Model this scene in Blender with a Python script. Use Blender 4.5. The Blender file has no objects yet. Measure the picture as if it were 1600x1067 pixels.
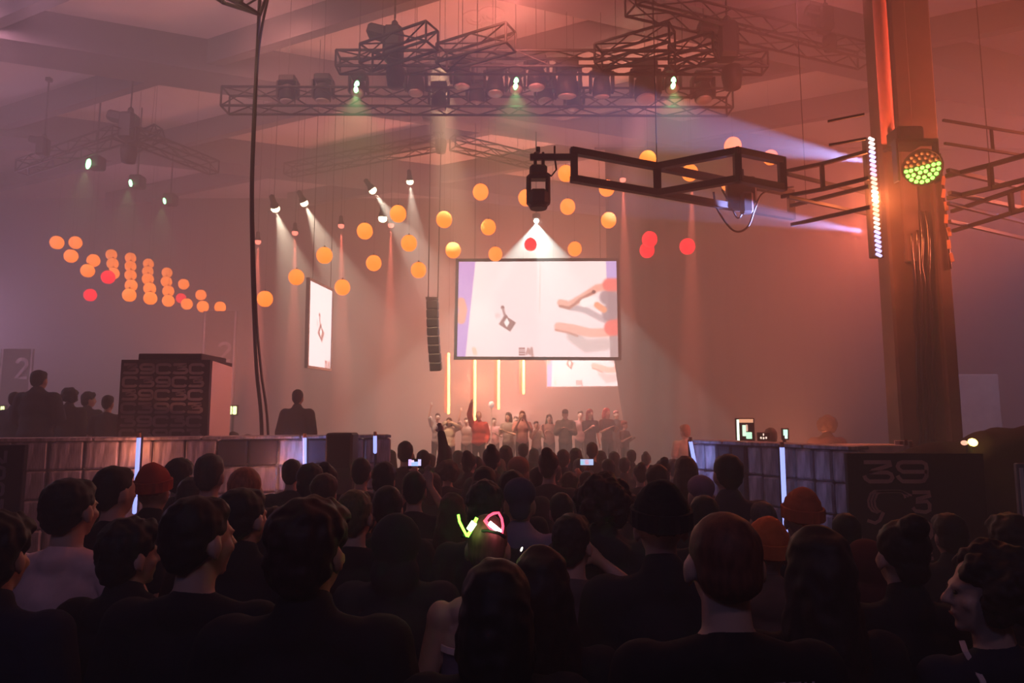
import bpy, bmesh, math, random
from mathutils import Vector, Matrix, Quaternion
from mathutils.bvhtree import BVHTree
random.seed(39)
R = math.radians
PI = math.pi
SC = bpy.context.scene
COL = SC.collection

# ------------------------------------------------------------------ camera, exposure
F = 1050.0                       # focal length in pixels of the 1600 x 1067 frame
TH = math.atan(114.5 / F)        # upward pitch
EYE = 2.1
cam = bpy.data.cameras.new('camera')
cam.sensor_width = 36; cam.lens = 36 * F / 1600; cam.clip_end = 200
cam_o = bpy.data.objects.new('camera', cam); COL.objects.link(cam_o)
cam_o.location = (0, 0, EYE); cam_o.rotation_euler = (PI / 2 + TH, 0, 0)
SC.camera = cam_o
vs = SC.view_settings
vs.view_transform = 'Standard'; vs.look = 'None'; vs.gamma = 1; vs.use_curve_mapping = False
vs.exposure = 0.0
HAZE_DENSITY = 0.067

# ------------------------------------------------------------------ world
w = bpy.data.worlds.new('hazy_hall'); SC.world = w; w.use_nodes = True
w.node_tree.nodes['Background'].inputs[0].default_value = (0.32, 0.34, 1.0, 1)
w.node_tree.nodes['Background'].inputs[1].default_value = 0.030
# theatrical haze hanging through the whole hall: an even scattering volume
wv = w.node_tree.nodes.new('ShaderNodeVolumeScatter')
wv.inputs['Density'].default_value = HAZE_DENSITY; wv.inputs['Anisotropy'].default_value = .15
wv.inputs['Color'].default_value = (.93, .92, .91, 1)
w.node_tree.links.new(wv.outputs[0], w.node_tree.nodes['World Output'].inputs['Volume'])

# ------------------------------------------------------------------ lamps of the hall, with unseen fills added for the haze
def lamp(kind, loc, col, power, radius=.3, aim=None, angle=40, blend=.5, name='stage_lamp'):
    l = bpy.data.lights.new(name, kind); l.energy = power; l.color = col
    l.shadow_soft_size = radius
    if kind == 'SPOT':
        l.spot_size = R(angle); l.spot_blend = blend
    o = bpy.data.objects.new(name, l); o.location = loc; COL.objects.link(o)
    if aim is not None:
        o.rotation_euler = (Vector(aim) - Vector(loc)).to_track_quat('-Z', 'Y').to_euler()
    return o
# added unseen fills for haze, ceiling and crowd, plus the column floods: (name, kind, place, aim, cone angle, radius, colour, power)
FILLS = [
 ('stage_haze_fill', 'POINT', (.6, 20.4, 4.8), None, 0, .6, (1.0, 0.246, 0.148), 3477),
 ('mid_haze_fill_left', 'SPOT', (-5, 12.6, 10.2), (-4, 22, 5), 125, .6, (1.0, 0.343, 0.257), 798),
 ('mid_haze_fill_far_left', 'SPOT', (-11.5, 12.6, 10.2), (-11, 22, 5), 125, .6, (1.0, 0.43, 0.56), 1140),
 ('front_haze_fill_left', 'SPOT', (-5, 4, 10.4), (-2.5, 20, 8.5), 95, .6, (1.0, 0.543, 0.352), 11970),
 ('mid_haze_fill_right', 'SPOT', (2.5, 12.6, 10.2), (2, 22, 5), 125, .6, (1.0, 0.6, 0.357), 798),
 ('ceiling_fill', 'SPOT', (0, 9.4, 8.5), (0, 15, 11), 120, .3, (1.0, 0.235, 0.185), 2280),
 ('ceiling_fill_left', 'SPOT', (-7.5, 9.4, 8.5), (-8, 15, 11), 120, .3, (1.0, 0.452, 0.667), 479),
 ('ceiling_fill_right', 'SPOT', (4.2, 9.0, 8.3), (6, 14, 11), 120, .3, (1.0, 0.231, 0.25), 593),
 ('tower_up_fill', 'SPOT', (-4.2, 9.4, 2.2), (-5, 12, 11), 140, .3, (1.0, 0.212, 0.103), 376),
 ('stage_up_fill', 'SPOT', (0, 23, 1.5), (0, 22, 11), 140, .3, (1.0, 0.453, 0.373), 1710),
 ('booth_up_fill', 'SPOT', (4.3, 10.2, 1.0), (2, 13, 11), 140, .3, (1.0, 0.25, 0.104), 547),
 ('violet_haze_fill', 'SPOT', (-19, 8, 8), (-10, 17, 3), 110, .6, (1.0, 0.72, 1.0), 4674),
 ('blue_haze_fill', 'SPOT', (14, 9, 7), (8, 16, 3), 110, .6, (0.4, 0.5, 1.0), 2280),
 ('orange_flood', 'SPOT', (9, 8, 5), (6, 9.2, 6.5), 120, .3, (1.0, 0.183, 0.089), 2679),
 ('red_flood', 'POINT', (5.7, 10.0, 5.0), None, 0, .2, (1.0, 0.144, 0.084), 490),
 ('far_haze_fill', 'SPOT', (-20.5, 23, 5), (-10, 20, 6), 110, .6, (1.0, 0.517, 0.897), 3306),
 ('back_fill_blue', 'SPOT', (-2.5, -3.5, 6.0), (0, 5, .8), 80, .5, (.28, .36, 1.0), 120),
 ('back_fill', 'SPOT', (1, -3.5, 7.5), (0, 8.0, 1.3), 66, .5, (1.0, 0.62, 0.9), 210),  # both back fills are added unseen, to brighten backs and booths
]
for n_, k_, l_, a_, an_, r_, c_, p_ in FILLS:
    lamp(k_, l_, c_, p_, r_, a_, an_, 1.0, n_)

# ------------------------------------------------------------------ pixel / world helpers
def ray(px, py):
    u = (px - 800) / F; v = (533.5 - py) / F
    return Vector((u, math.cos(TH) - v * math.sin(TH), math.sin(TH) + v * math.cos(TH)))
def at(px, py, y):
    d = ray(px, py); return Vector((0, 0, EYE)) + d * (y / d.y)
def onz(px, py, z):
    d = ray(px, py); return Vector((0, 0, EYE)) + d * ((z - EYE) / d.z)
def lin(c):
    return tuple(((v / 255) / 12.92 if v / 255 <= .04045 else ((v / 255 + .055) / 1.055) ** 2.4) for v in c)

# ------------------------------------------------------------------ materials
def mat(name, c, rough=.7, metal=0., var=.25, scale=6., emit=0., ecol=None, stretch=(1, 1, 1), bump=0., spec=.5, sampled=True):
    m = bpy.data.materials.new(name); m.use_nodes = True; nt = m.node_tree
    b = nt.nodes['Principled BSDF']
    b.inputs['Roughness'].default_value = rough; b.inputs['Metallic'].default_value = metal
    b.inputs['Specular IOR Level'].default_value = spec
    tc = nt.nodes.new('ShaderNodeTexCoord'); mp = nt.nodes.new('ShaderNodeMapping')
    mp.inputs['Scale'].default_value = stretch
    nz = nt.nodes.new('ShaderNodeTexNoise'); nz.inputs['Scale'].default_value = scale; nz.inputs['Detail'].default_value = 3
    cr = nt.nodes.new('ShaderNodeValToRGB')
    cr.color_ramp.elements[0].color = (*[x * (1 - var) for x in c], 1)
    cr.color_ramp.elements[1].color = (*[min(1, x * (1 + var)) for x in c], 1)
    cr.color_ramp.elements[0].position = .3; cr.color_ramp.elements[1].position = .7
    L = nt.links.new
    L(tc.outputs['Object'], mp.inputs[0]); L(mp.outputs[0], nz.inputs['Vector']); L(nz.outputs[0], cr.inputs[0])
    L(cr.outputs[0], b.inputs['Base Color'])
    if bump:
        bp = nt.nodes.new('ShaderNodeBump'); bp.inputs['Strength'].default_value = bump; bp.inputs['Distance'].default_value = .02
        L(nz.outputs[0], bp.inputs['Height']); L(bp.outputs[0], b.inputs['Normal'])
    if emit:
        b.inputs['Emission Color'].default_value = (*(ecol or c), 1); b.inputs['Emission Strength'].default_value = emit
        if not sampled:
            m.cycles.emission_sampling = 'NONE'
    return m
def glow(name, c, s, sampled=False):
    return mat(name, (.02, .02, .02), .5, emit=s, ecol=c, sampled=sampled)

M = {}
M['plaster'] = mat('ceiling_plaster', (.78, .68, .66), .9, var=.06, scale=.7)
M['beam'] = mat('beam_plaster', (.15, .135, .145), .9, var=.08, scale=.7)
M['wall'] = mat('wall_paint', (.22, .19, .18), .9, var=.10, scale=.4)
M['floor'] = mat('floor_carpet', (.05, .045, .05), .95, var=.3, scale=20)
M['drape'] = mat('black_drape', (.020, .017, .017), .95, var=.2, scale=3)
M['stage'] = mat('stage_deck', (.05, .045, .045), .6, var=.2)
M['truss'] = mat('dark_aluminium', (.016, .014, .014), .6, .2, var=.15)
M['black'] = mat('black_metal', (.016, .015, .017), .55, .2, var=.2)
M['rubber'] = mat('cable_rubber', (.012, .011, .013), .6, var=.2)
M['concrete'] = mat('column_concrete', (.14, .09, .07), .8, var=.25, scale=3, bump=.1)
M['white'] = mat('white_fabric', (.70, .66, .64), .8, var=.08)
M['grey'] = mat('grey_plastic', (.20, .19, .2), .5, var=.15)
M['tower'] = mat('dark_banner_cloth', (.045, .038, .048), .85, var=.25, scale=5)
M['towerprint'] = mat('grey_print', (.36, .29, .31), .85, var=.45, scale=3)
M['towerside'] = mat('pale_side_board', (.62, .50, .47), .8, var=.06, scale=2)
M['sign'] = mat('black_sign_board', (.010, .008, .010), .8, var=.2)
M['signprint'] = mat('tan_print', (.70, .40, .32), .8, var=.15)
M['crate'] = mat('foil_wrapped_crate', (.36, .31, .36), .45, var=.7, scale=7, stretch=(3.5, 3.5, .55), bump=.5)
M['cratedark'] = mat('navy_crate', (.03, .03, .05), .7, var=.3)
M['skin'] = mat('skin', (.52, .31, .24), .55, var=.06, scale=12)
M['orange_lantern'] = None

# ------------------------------------------------------------------ mesh builder
ROOT = {}
class MB:
    def __init__(self): self.v = []; self.f = []; self.mi = []
    def add(self, vs, fs, mi=0):
        n = len(self.v); self.v += [Vector(x) for x in vs]
        for f in fs: self.f.append(tuple(i + n for i in f)); self.mi.append(mi)
        return self
    def box(self, c, s, rot=None, mi=0):
        c = Vector(c); x, y, z = s[0] / 2, s[1] / 2, s[2] / 2
        vs = [Vector((i, j, k)) for i in (-x, x) for j in (-y, y) for k in (-z, z)]
        if rot is not None: vs = [rot @ q for q in vs]
        return self.add([q + c for q in vs], [(0, 1, 3, 2), (4, 6, 7, 5), (0, 4, 5, 1), (2, 3, 7, 6), (0, 2, 6, 4), (1, 5, 7, 3)], mi)
    def bbox(self, c, s, b, rot=None, mi=0):
        """box with bevelled edges (chamfer b)"""
        c = Vector(c); h = [q / 2 for q in s]; b = min(b, min(h) * .9)
        bm = bmesh.new(); bmesh.ops.create_cube(bm, size=1)
        for q in bm.verts: q.co = Vector((q.co.x * s[0], q.co.y * s[1], q.co.z * s[2]))
        bmesh.ops.bevel(bm, geom=list(bm.edges), offset=b, segments=1, affect='EDGES', profile=.5)
        bm.verts.index_update()
        vs = [((rot @ q.co) if rot is not None else q.co) + c for q in bm.verts]
        fs = [tuple(q.index for q in f.verts) for f in bm.faces]
        bm.free(); return self.add(vs, fs, mi)
    def cap(self, p, q, r1, r2, n=10, k=3, mi=0, flat=False):
        """tapered rod from p to q, round (capsule) or flat ends"""
        p = Vector(p); q = Vector(q); d = q - p; L = d.length
        if L < 1e-6: d = Vector((0, 0, 1e-4)); L = 1e-4
        z = d / L; x = z.orthogonal().normalized(); y = z.cross(x)
        rings = []
        if flat: rings = [(0, r1), (L, r2)]
        else:
            for i in range(k, 0, -1):
                a = PI / 2 * i / (k + .35); rings.append((-r1 * math.sin(a), r1 * math.cos(a)))
            rings.append((0, r1)); rings.append((L, r2))
            for i in range(1, k + 1):
                a = PI / 2 * i / (k + .35); rings.append((L + r2 * math.sin(a), r2 * math.cos(a)))
        vs = []; fs = []
        for h, r in rings:
            for i in range(n):
                a = 2 * PI * i / n; vs.append(p + z * h + x * (r * math.cos(a)) + y * (r * math.sin(a)))
        for j in range(len(rings) - 1):
            for i in range(n):
                i2 = (i + 1) % n; fs.append((j * n + i, j * n + i2, (j + 1) * n + i2, (j + 1) * n + i))
        fs.append(tuple(reversed(range(n)))); fs.append(tuple(range((len(rings) - 1) * n, len(rings) * n)))
        return self.add(vs, fs, mi)
    def ell(self, c, r, rot=None, n=14, m=9, mi=0):
        c = Vector(c); vs = []; fs = []
        for j in range(1, m):
            t = PI * j / m
            for i in range(n):
                a = 2 * PI * i / n
                q = Vector((r[0] * math.sin(t) * math.cos(a), r[1] * math.sin(t) * math.sin(a), r[2] * math.cos(t)))
                vs.append((rot @ q if rot is not None else q) + c)
        top = Vector((0, 0, r[2])); bot = Vector((0, 0, -r[2]))
        if rot is not None: top = rot @ top; bot = rot @ bot
        vs += [top + c, bot + c]; T = len(vs) - 2; B = T + 1
        for j in range(m - 2):
            for i in range(n):
                i2 = (i + 1) % n; fs.append((j * n + i, (j + 1) * n + i, (j + 1) * n + i2, j * n + i2))
        for i in range(n):
            i2 = (i + 1) % n; fs.append((T, i, i2)); fs.append((B, (m - 2) * n + i2, (m - 2) * n + i))
        return self.add(vs, fs, mi)
    def lathe(self, prof, c=(0, 0, 0), n=20, rot=None, mi=0):
        c = Vector(c); vs = []; fs = []
        for r, z in prof:
            for i in range(n):
                a = 2 * PI * i / n; q = Vector((r * math.cos(a), r * math.sin(a), z))
                vs.append((rot @ q if rot is not None else q) + c)
        for j in range(len(prof) - 1):
            for i in range(n):
                i2 = (i + 1) % n; fs.append((j * n + i, j * n + i2, (j + 1) * n + i2, (j + 1) * n + i))
        if prof[0][0] > 1e-6: fs.append(tuple(reversed(range(n))))
        if prof[-1][0] > 1e-6: fs.append(tuple(range((len(prof) - 1) * n, len(prof) * n)))
        return self.add(vs, fs, mi)
    def path(self, pts, r, n=8, mi=0):
        pts = [Vector(p) for p in pts]; vs = []; fs = []; x = None
        for j, p in enumerate(pts):
            t = (pts[min(j + 1, len(pts) - 1)] - pts[max(j - 1, 0)]).normalized()
            x = t.orthogonal().normalized() if x is None else (x - t * x.dot(t)).normalized()
            y = t.cross(x)
            for i in range(n):
                a = 2 * PI * i / n; vs.append(p + x * (r * math.cos(a)) + y * (r * math.sin(a)))
        for j in range(len(pts) - 1):
            for i in range(n):
                i2 = (i + 1) % n; fs.append((j * n + i, j * n + i2, (j + 1) * n + i2, (j + 1) * n + i))
        fs.append(tuple(reversed(range(n)))); fs.append(tuple(range((len(pts) - 1) * n, len(pts) * n)))
        return self.add(vs, fs, mi)
    def slab(self, quad, thick, mi=0):
        """four corners (front face) given thickness away from the camera side normal"""
        q = [Vector(p) for p in quad]; nrm = (q[1] - q[0]).cross(q[3] - q[0]).normalized()
        vs = q + [p + nrm * thick for p in q]
        return self.add(vs, [(0, 1, 2, 3), (7, 6, 5, 4), (0, 4, 5, 1), (1, 5, 6, 2), (2, 6, 7, 3), (3, 7, 4, 0)], mi)
    def mesh(self, name, off=None):
        me = bpy.data.meshes.new(name)
        me.from_pydata([(p - off) if off is not None else p for p in self.v], [], self.f)
        me.update(); return me
    def build(self, name, m, parent=None, smooth=False):
        off = None
        root = parent
        while root is not None and root.parent is not None: root = root.parent
        if root is not None: off = ROOT.get(root.name, None)
        if parent is None:
            # origin at the base centre
            lo = Vector([min(p[i] for p in self.v) for i in range(3)]); hi = Vector([max(p[i] for p in self.v) for i in range(3)])
            off = Vector(((lo.x + hi.x) / 2, (lo.y + hi.y) / 2, lo.z))
        me = self.mesh(name, off)
        ms = m if isinstance(m, (list, tuple)) else [m]
        for q in ms: me.materials.append(M[q] if isinstance(q, str) else q)
        if len(ms) > 1:
            for p, i in zip(me.polygons, self.mi): p.material_index = i
        if smooth:
            for p in me.polygons: p.use_smooth = True
        o = bpy.data.objects.new(name, me); COL.objects.link(o)
        if parent is not None: o.parent = parent
        else: o.location = off; ROOT[o.name] = off
        return o
def thing(name, label, cat, loc=(0, 0, 0), group=None, rz=0, local=False):
    o = bpy.data.objects.new(name, None); COL.objects.link(o)
    o.location = loc; o.rotation_euler = (0, 0, rz); o.empty_display_size = .1
    o['label'] = label; o['category'] = cat
    if group: o['group'] = group
    ROOT[o.name] = Vector((0, 0, 0)) if local else Vector(loc)
    return o
def tag(o, label, cat, group=None):
    o['label'] = label; o['category'] = cat
    if group: o['group'] = group
    return o
def struct(name, mb, m):
    o = mb.build(name, m); o['kind'] = 'structure'; return o
def copy_tree(o, parent=None):
    c = o.copy(); COL.objects.link(c); c.parent = parent
    for ch in o.children: copy_tree(ch, c)
    return c

# shared unit rod along z, for truss tubes
_u = MB(); _u.cap((0, 0, 0), (0, 0, 1), 1, 1, n=6, flat=True); ROD = {}
def rod(name, p, q, r, m, parent):
    if m not in ROD:
        me = _u.mesh('rod_' + m); me.materials.append(M[m]); ROD[m] = me
    o = bpy.data.objects.new(name, ROD[m]); COL.objects.link(o); o.parent = parent
    root = parent
    while root.parent is not None: root = root.parent
    off = ROOT[root.name]
    p = Vector(p) - off; q = Vector(q) - off; d = q - p
    o.location = p; o.rotation_mode = 'QUATERNION'; o.rotation_quaternion = d.to_track_quat('Z', 'Y')
    o.scale = (r, r, d.length)
    return o

# ------------------------------------------------------------------ flat stroke lettering
def arc(cx, cy, rx, ry, a0, a1, n=8):
    return [(cx + rx * math.cos(R(a0 + (a1 - a0) * i / n)), cy + ry * math.sin(R(a0 + (a1 - a0) * i / n))) for i in range(n + 1)]
GLY = {   # strokes in a 1 x 1 cell, y up
 '3': [[(0, .95), (.92, .95), (.94, .88), (.30, .58), (.32, .53), (.80, .53)] + arc(.80, .30, .2, .23, 90, -90) + [(.20, .07)] + arc(.2, .22, .2, .15, 270, 200, 4)],
 '9': [arc(.25, .70, .22, .25, 90, 270) + [(.97, .45)], [(.25, .95), (.75, .95)] + arc(.75, .70, .22, .25, 90, 0) + [(.97, .30)] + arc(.72, .30, .25, .23, 0, -90) + [(.22, .07)] + arc(.22, .2, .2, .13, 270, 200, 4)],
 'C': [[(.97, .80)] + arc(.75, .75, .22, .2, 10, 90, 5) + [(.28, .95)] + arc(.28, .72, .26, .23, 90, 180) + [(.02, .28)] + arc(.28, .28, .26, .23, 180, 270) + [(.75, .05)] + arc(.75, .25, .22, .2, 270, 350, 5)],
 '2': [arc(.45, .72, .42, .24, 170, -20, 10) + [(.05, .05), (.95, .05)]],
}
def letters(mb, text, org, ux, uy, cw, ch, gap, sw, depth=.004):
    """strokes on the plane org + ux*x + uy*y; each stroke a thin raised ribbon"""
    org = Vector(org); ux = Vector(ux).normalized(); uy = Vector(uy).normalized(); nz = ux.cross(uy).normalized()
    x0 = 0
    for c in text:
        if c == ' ': x0 += cw * .5; continue
        for s in GLY[c]:
            ribbon(mb, [org + ux * (x0 + p[0] * cw) + uy * (p[1] * ch) for p in s], nz, sw, depth)
        x0 += cw + gap
def ribbon(mb, pts, nz, sw, depth):
    vs = []; fs = []
    for j, p in enumerate(pts):
        t = (pts[min(j + 1, len(pts) - 1)] - pts[max(j - 1, 0)])
        t = t.normalized() if t.length > 1e-7 else Vector((1, 0, 0)); s = nz.cross(t).normalized() * sw / 2
        vs += [p - s, p + s, p - s + nz * depth, p + s + nz * depth]
    for j in range(len(pts) - 1):
        a = j * 4; b = a + 4
        fs += [(a + 2, b + 2, b + 3, a + 3), (a, a + 1, b + 1, b), (a, b, b + 2, a + 2), (a + 1, a + 3, b + 3, b + 1)]
    fs += [(0, 2, 3, 1), (len(vs) - 4, len(vs) - 3, len(vs) - 1, len(vs) - 2)]
    mb.add(vs, fs)

# ------------------------------------------------------------------ people: prototypes
def remesh(mb, name, voxel, smooth=3, noise=0., nscale=40.):
    me = mb.mesh(name + '_raw'); o = bpy.data.objects.new(name + '_raw', me); COL.objects.link(o)
    r = o.modifiers.new('r', 'REMESH'); r.mode = 'VOXEL'; r.voxel_size = voxel
    if smooth:
        s = o.modifiers.new('s', 'SMOOTH'); s.factor = .5; s.iterations = smooth
    dg = bpy.context.evaluated_depsgraph_get()
    out = bpy.data.meshes.new_from_object(o.evaluated_get(dg)); out.name = name
    bpy.data.objects.remove(o); bpy.data.meshes.remove(me)
    if noise:
        from mathutils import noise as nz
        for q, nn in [(q, q.normal.copy()) for q in out.vertices]:
            q.co += nn * (noise * nz.noise(q.co * nscale))
    for p in out.polygons: p.use_smooth = True
    out.materials.clear()
    return out
PIV = Vector((0, -.012, 1.50))          # neck pivot of the 1.75 m figure
POSES = {   # (elbow, wrist, hand direction, palm normal) for the right (+x) arm; left is mirrored or given
 'down':   dict(R=((.245, -.03, 1.11), (.25, .05, .86)), L=((-.245, -.03, 1.11), (-.25, .05, .86))),
 'folded': dict(R=((.25, .02, 1.12), (-.02, .20, 1.14)), L=((-.25, .02, 1.12), (.04, .22, 1.10))),
 'phone':  dict(R=((.24, .20, 1.20), (.07, .36, 1.52)), L=((-.24, .20, 1.20), (-.07, .36, 1.52))),
 'raise':  dict(R=((.25, .06, 1.68), (.20, .08, 1.95)), L=((-.245, -.03, 1.11), (-.22, .10, .92))),
 'chest':  dict(R=((.25, .05, 1.13), (.10, .25, 1.25)), L=((-.25, .05, 1.13), (-.11, .25, 1.20))),
 'clasp':  dict(R=((.33, .10, 1.46), (.08, .12, 1.62)), L=((-.33, .10, 1.46), (-.08, .12, 1.60))),
 'reach':  dict(R=((.25, .14, 1.15), (.22, .38, 1.28)), L=((-.245, -.03, 1.11), (-.25, .05, .86))),
 'hip':    dict(R=((.36, -.12, 1.16), (.20, .02, .98)), L=((-.245, -.03, 1.11), (-.25, .05, .86))),
 'phone_high': dict(R=((.24, .22, 1.38), (.06, .36, 1.63)), L=((-.24, .22, 1.38), (-.06, .36, 1.63))),
 'around': dict(R=((.245, -.03, 1.11), (.25, .05, .86)), L=((-.36, .02, 1.24), (-.60, .05, 1.36))),
 'elbow':  dict(R=((.40, .06, 1.33), (.14, .22, 1.52)), L=((-.25, .05, 1.13), (-.11, .25, 1.20))),
}
def hand(mb, wri, fwd, side, curl=.35):
    """palm and five fingers; fwd along the hand, side towards the thumb"""
    f = Vector(fwd).normalized(); s = Vector(side); s = (s - f * s.dot(f)).normalized(); n = f.cross(s)
    w = Vector(wri)
    for o in (-.026, 0, .026):
        mb.cap(w + s * o * .6, w + f * .075 + s * o, .018, .017, n=8, k=2)
    for i, (o, l) in enumerate(((-.033, .055), (-.011, .072), (.011, .078), (.033, .068))):
        a = w + f * .082 + s * o
        b = a + (f * math.cos(curl) + n * math.sin(curl)) * l * .55 + s * o * .10
        c = b + (f * math.cos(curl * 2.2) + n * math.sin(curl * 2.2)) * l * .5
        mb.cap(a, b, .0098, .009, n=7, k=2); mb.cap(b, c, .009, .0078, n=7, k=2)
    a = w + f * .022 + s * .030; b = a + (f * .6 + s * .75).normalized() * .045; c = b + (f * .9 + s * .25 + n * .2).normalized() * .035
    mb.cap(a, b, .014, .011, n=7, k=2); mb.cap(b, c, .011, .009, n=7, k=2)
def head_prims(mb, rot):
    def P(x, y, z): return rot @ (Vector((x, y, z)) - PIV) + PIV
    E = lambda c, r: mb.ell(P(*c), r, rot)
    E((0, -.008, 1.655), (.076, .094, .098)); E((0, .035, 1.60), (.060, .062, .082))
    E((0, .040, 1.558), (.046, .050, .042)); E((0, .075, 1.532), (.020, .018, .018))   # jaw, chin
    E((0, .084, 1.650), (.046, .016, .014))                                           # brow
    mb.cap(P(0, .095, 1.640), P(0, .115, 1.606), .009, .014, n=8)                       # nose
    E((.012, .104, 1.602), (.009, .010, .008)); E((-.012, .104, 1.602), (.009, .010, .008))
    E((0, .090, 1.572), (.024, .012, .006)); E((0, .089, 1.562), (.020, .012, .006))   # lips
    for s in (-1, 1):
        E((s * .046, .066, 1.605), (.016, .018, .020))                                # cheek
        E((s * .082, -.004, 1.615), (.010, .022, .034)); E((s * .080, .002, 1.588), (.008, .012, .012))
BODY = {}; SHIRT = {}; HAIR = {}; TROUSERS = {}
def head_rot(turn, tilt): return Matrix.Rotation(R(turn), 3, 'Z') @ Matrix.Rotation(R(tilt), 3, 'X')
def body_mesh(pose, turn, tilt, fine):
    k = (pose, turn, tilt, fine)
    if k in BODY: return BODY[k]
    mb = MB(); rot = head_rot(turn, tilt)
    head_prims(mb, rot)
    top = rot @ (Vector((0, 0, 1.57)) - PIV) + PIV
    mb.cap((0, -.022, 1.40), top, .060, .052, n=12)
    mb.cap((-.10, -.02, 1.415), (.10, -.02, 1.415), .05, .05); mb.cap((-.13, -.015, 1.40), (0, -.02, 1.47), .035, .045); mb.cap((.13, -.015, 1.40), (0, -.02, 1.47), .035, .045)
    mb.ell((0, 0, 1.27), (.165, .110, .19)); mb.ell((0, 0, 1.08), (.142, .100, .19)); mb.ell((0, -.01, .94), (.162, .115, .12))
    for s in (-1, 1):
        mb.cap((s * .09, 0, .90), (s * .10, .012, .50), .085, .056); mb.cap((s * .10, .012, .50), (s * .10, -.02, .10), .054, .038)
        mb.ell((s * .10, -.03, .36), (.048, .055, .11)); mb.cap((s * .10, -.05, .045), (s * .115, .15, .032), .042, .030)
        side = 'R' if s > 0 else 'L'
        e, wr = [Vector(q) for q in POSES[pose][side]]
        sh = Vector((s * .178, -.005, 1.385))
        mb.ell(sh, (.056, .058, .062)); mb.cap(sh, e, .052, .041, n=10); mb.cap(e, wr, .041, .027, n=10)
        fw = (wr - e).normalized()
        if pose in ('phone', 'phone_high'): fw = Vector((0, .25, 1))
        th = Vector((-s, .3, 0)) if wr.z > 1.3 else Vector((0, 1, .3))
        hand(mb, wr, fw, th)
    BODY[k] = remesh(mb, 'body_' + pose, .0085 if fine == 2 else (.011 if fine else .02), 2 if fine else 1)
    return BODY[k]
def shirt_mesh(style, pose, fine):
    """style: tee, jacket, hoodie, hood_up, tank"""
    k = (style, pose, fine)
    if k in SHIRT: return SHIRT[k]
    mb = MB(); g = {'tee': .018, 'jacket': .032, 'hoodie': .036, 'hood_up': .036, 'tank': .012, 'tube': .012}[style]
    if style != 'tube': mb.ell((0, 0, 1.27), (.165 + g, .110 + g, .19 + g * .3))
    else: mb.lathe([(.10, 0), (1, 0), (1, .24), (.10, .24)], (0, 0, 1.06), 22, Matrix(((.178, 0, 0), (0, .122, 0), (0, 0, 1))))
    mb.ell((0, 0, 1.06), (.152 + g, .106 + g, .22)); mb.ell((0, -.01, .93), (.168 + g, .118 + g, .13))
    if style == 'tube': pass
    elif style != 'tank':
        mb.cap((-.12, -.018, 1.405), (.12, -.018, 1.405), .050 + g * .7, .050 + g * .7)
        mb.cap((-.15, -.012, 1.40), (0, -.024, 1.448), .045 + g * .5, .050 + g * .4); mb.cap((.15, -.012, 1.40), (0, -.024, 1.448), .045 + g * .5, .050 + g * .4)
        mb.cap((0, -.028, 1.43), (0, -.022, 1.448 if style == 'tee' else 1.478 + g * .4), .070 + g * .4, .064 + g * .35, n=14)
        for s in (-1, 1):
            e, wr = [Vector(q) for q in POSES[pose]['R' if s > 0 else 'L']]
            sh = Vector((s * .182, -.005, 1.395))
            mb.ell(sh, (.060 + g * .8, .060 + g * .8, .062 + g * .6))
            if style == 'tee': mb.cap(sh, sh.lerp(e, .72), .056 + g, .054 + g)
            else:
                mb.cap(sh, e, .054 + g, .045 + g); mb.cap(e, wr, .045 + g, .032 + g * .6)
    else:
        for s in (-1, 1): mb.cap((s * .10, .06, 1.36), (s * .09, -.085, 1.36), .020, .020); mb.cap((s * .09, -.085, 1.37), (s * .07, -.09, 1.25), .022, .03)
    if style in ('hoodie',): mb.ell((0, -.085, 1.43), (.12, .055, .075)); mb.cap((-.08, .0, 1.47), (0, -.07, 1.49), .03, .035); mb.cap((.08, .0, 1.47), (0, -.07, 1.49), .03, .035)
    if style == 'hood_up':
        mb.ell((0, -.03, 1.655), (.105, .115, .125)); mb.ell((0, -.05, 1.52), (.105, .09, .10))
    SHIRT[k] = remesh(mb, 'top_' + style, .012 if fine else .022, 3, .006 if fine else 0, 9)
    return SHIRT[k]
def trousers_mesh():
    if 't' not in TROUSERS:
        mb = MB(); mb.ell((0, -.01, .93), (.172, .125, .11))
        for s in (-1, 1): mb.cap((s * .09, 0, .90), (s * .10, .012, .50), .097, .074); mb.cap((s * .10, .012, .50), (s * .10, -.02, .09), .074, .062)
        TROUSERS['t'] = remesh(mb, 'trousers', .025, 2)
        mb = MB()
        for s in (-1, 1): pass
    return TROUSERS['t']
def shoe_mesh(s):
    if s not in TROUSERS:
        mb = MB(); mb.cap((s * .10, -.055, .045), (s * .117, .165, .040), .050, .042, n=10); mb.cap((s * .10, -.03, .06), (s * .10, -.025, .11), .05, .045)
        mb.box((s * .108, .055, .010), (.095, .29, .02))
        TROUSERS[s] = remesh(mb, 'shoe', .016, 1)
    return TROUSERS[s]
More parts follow.
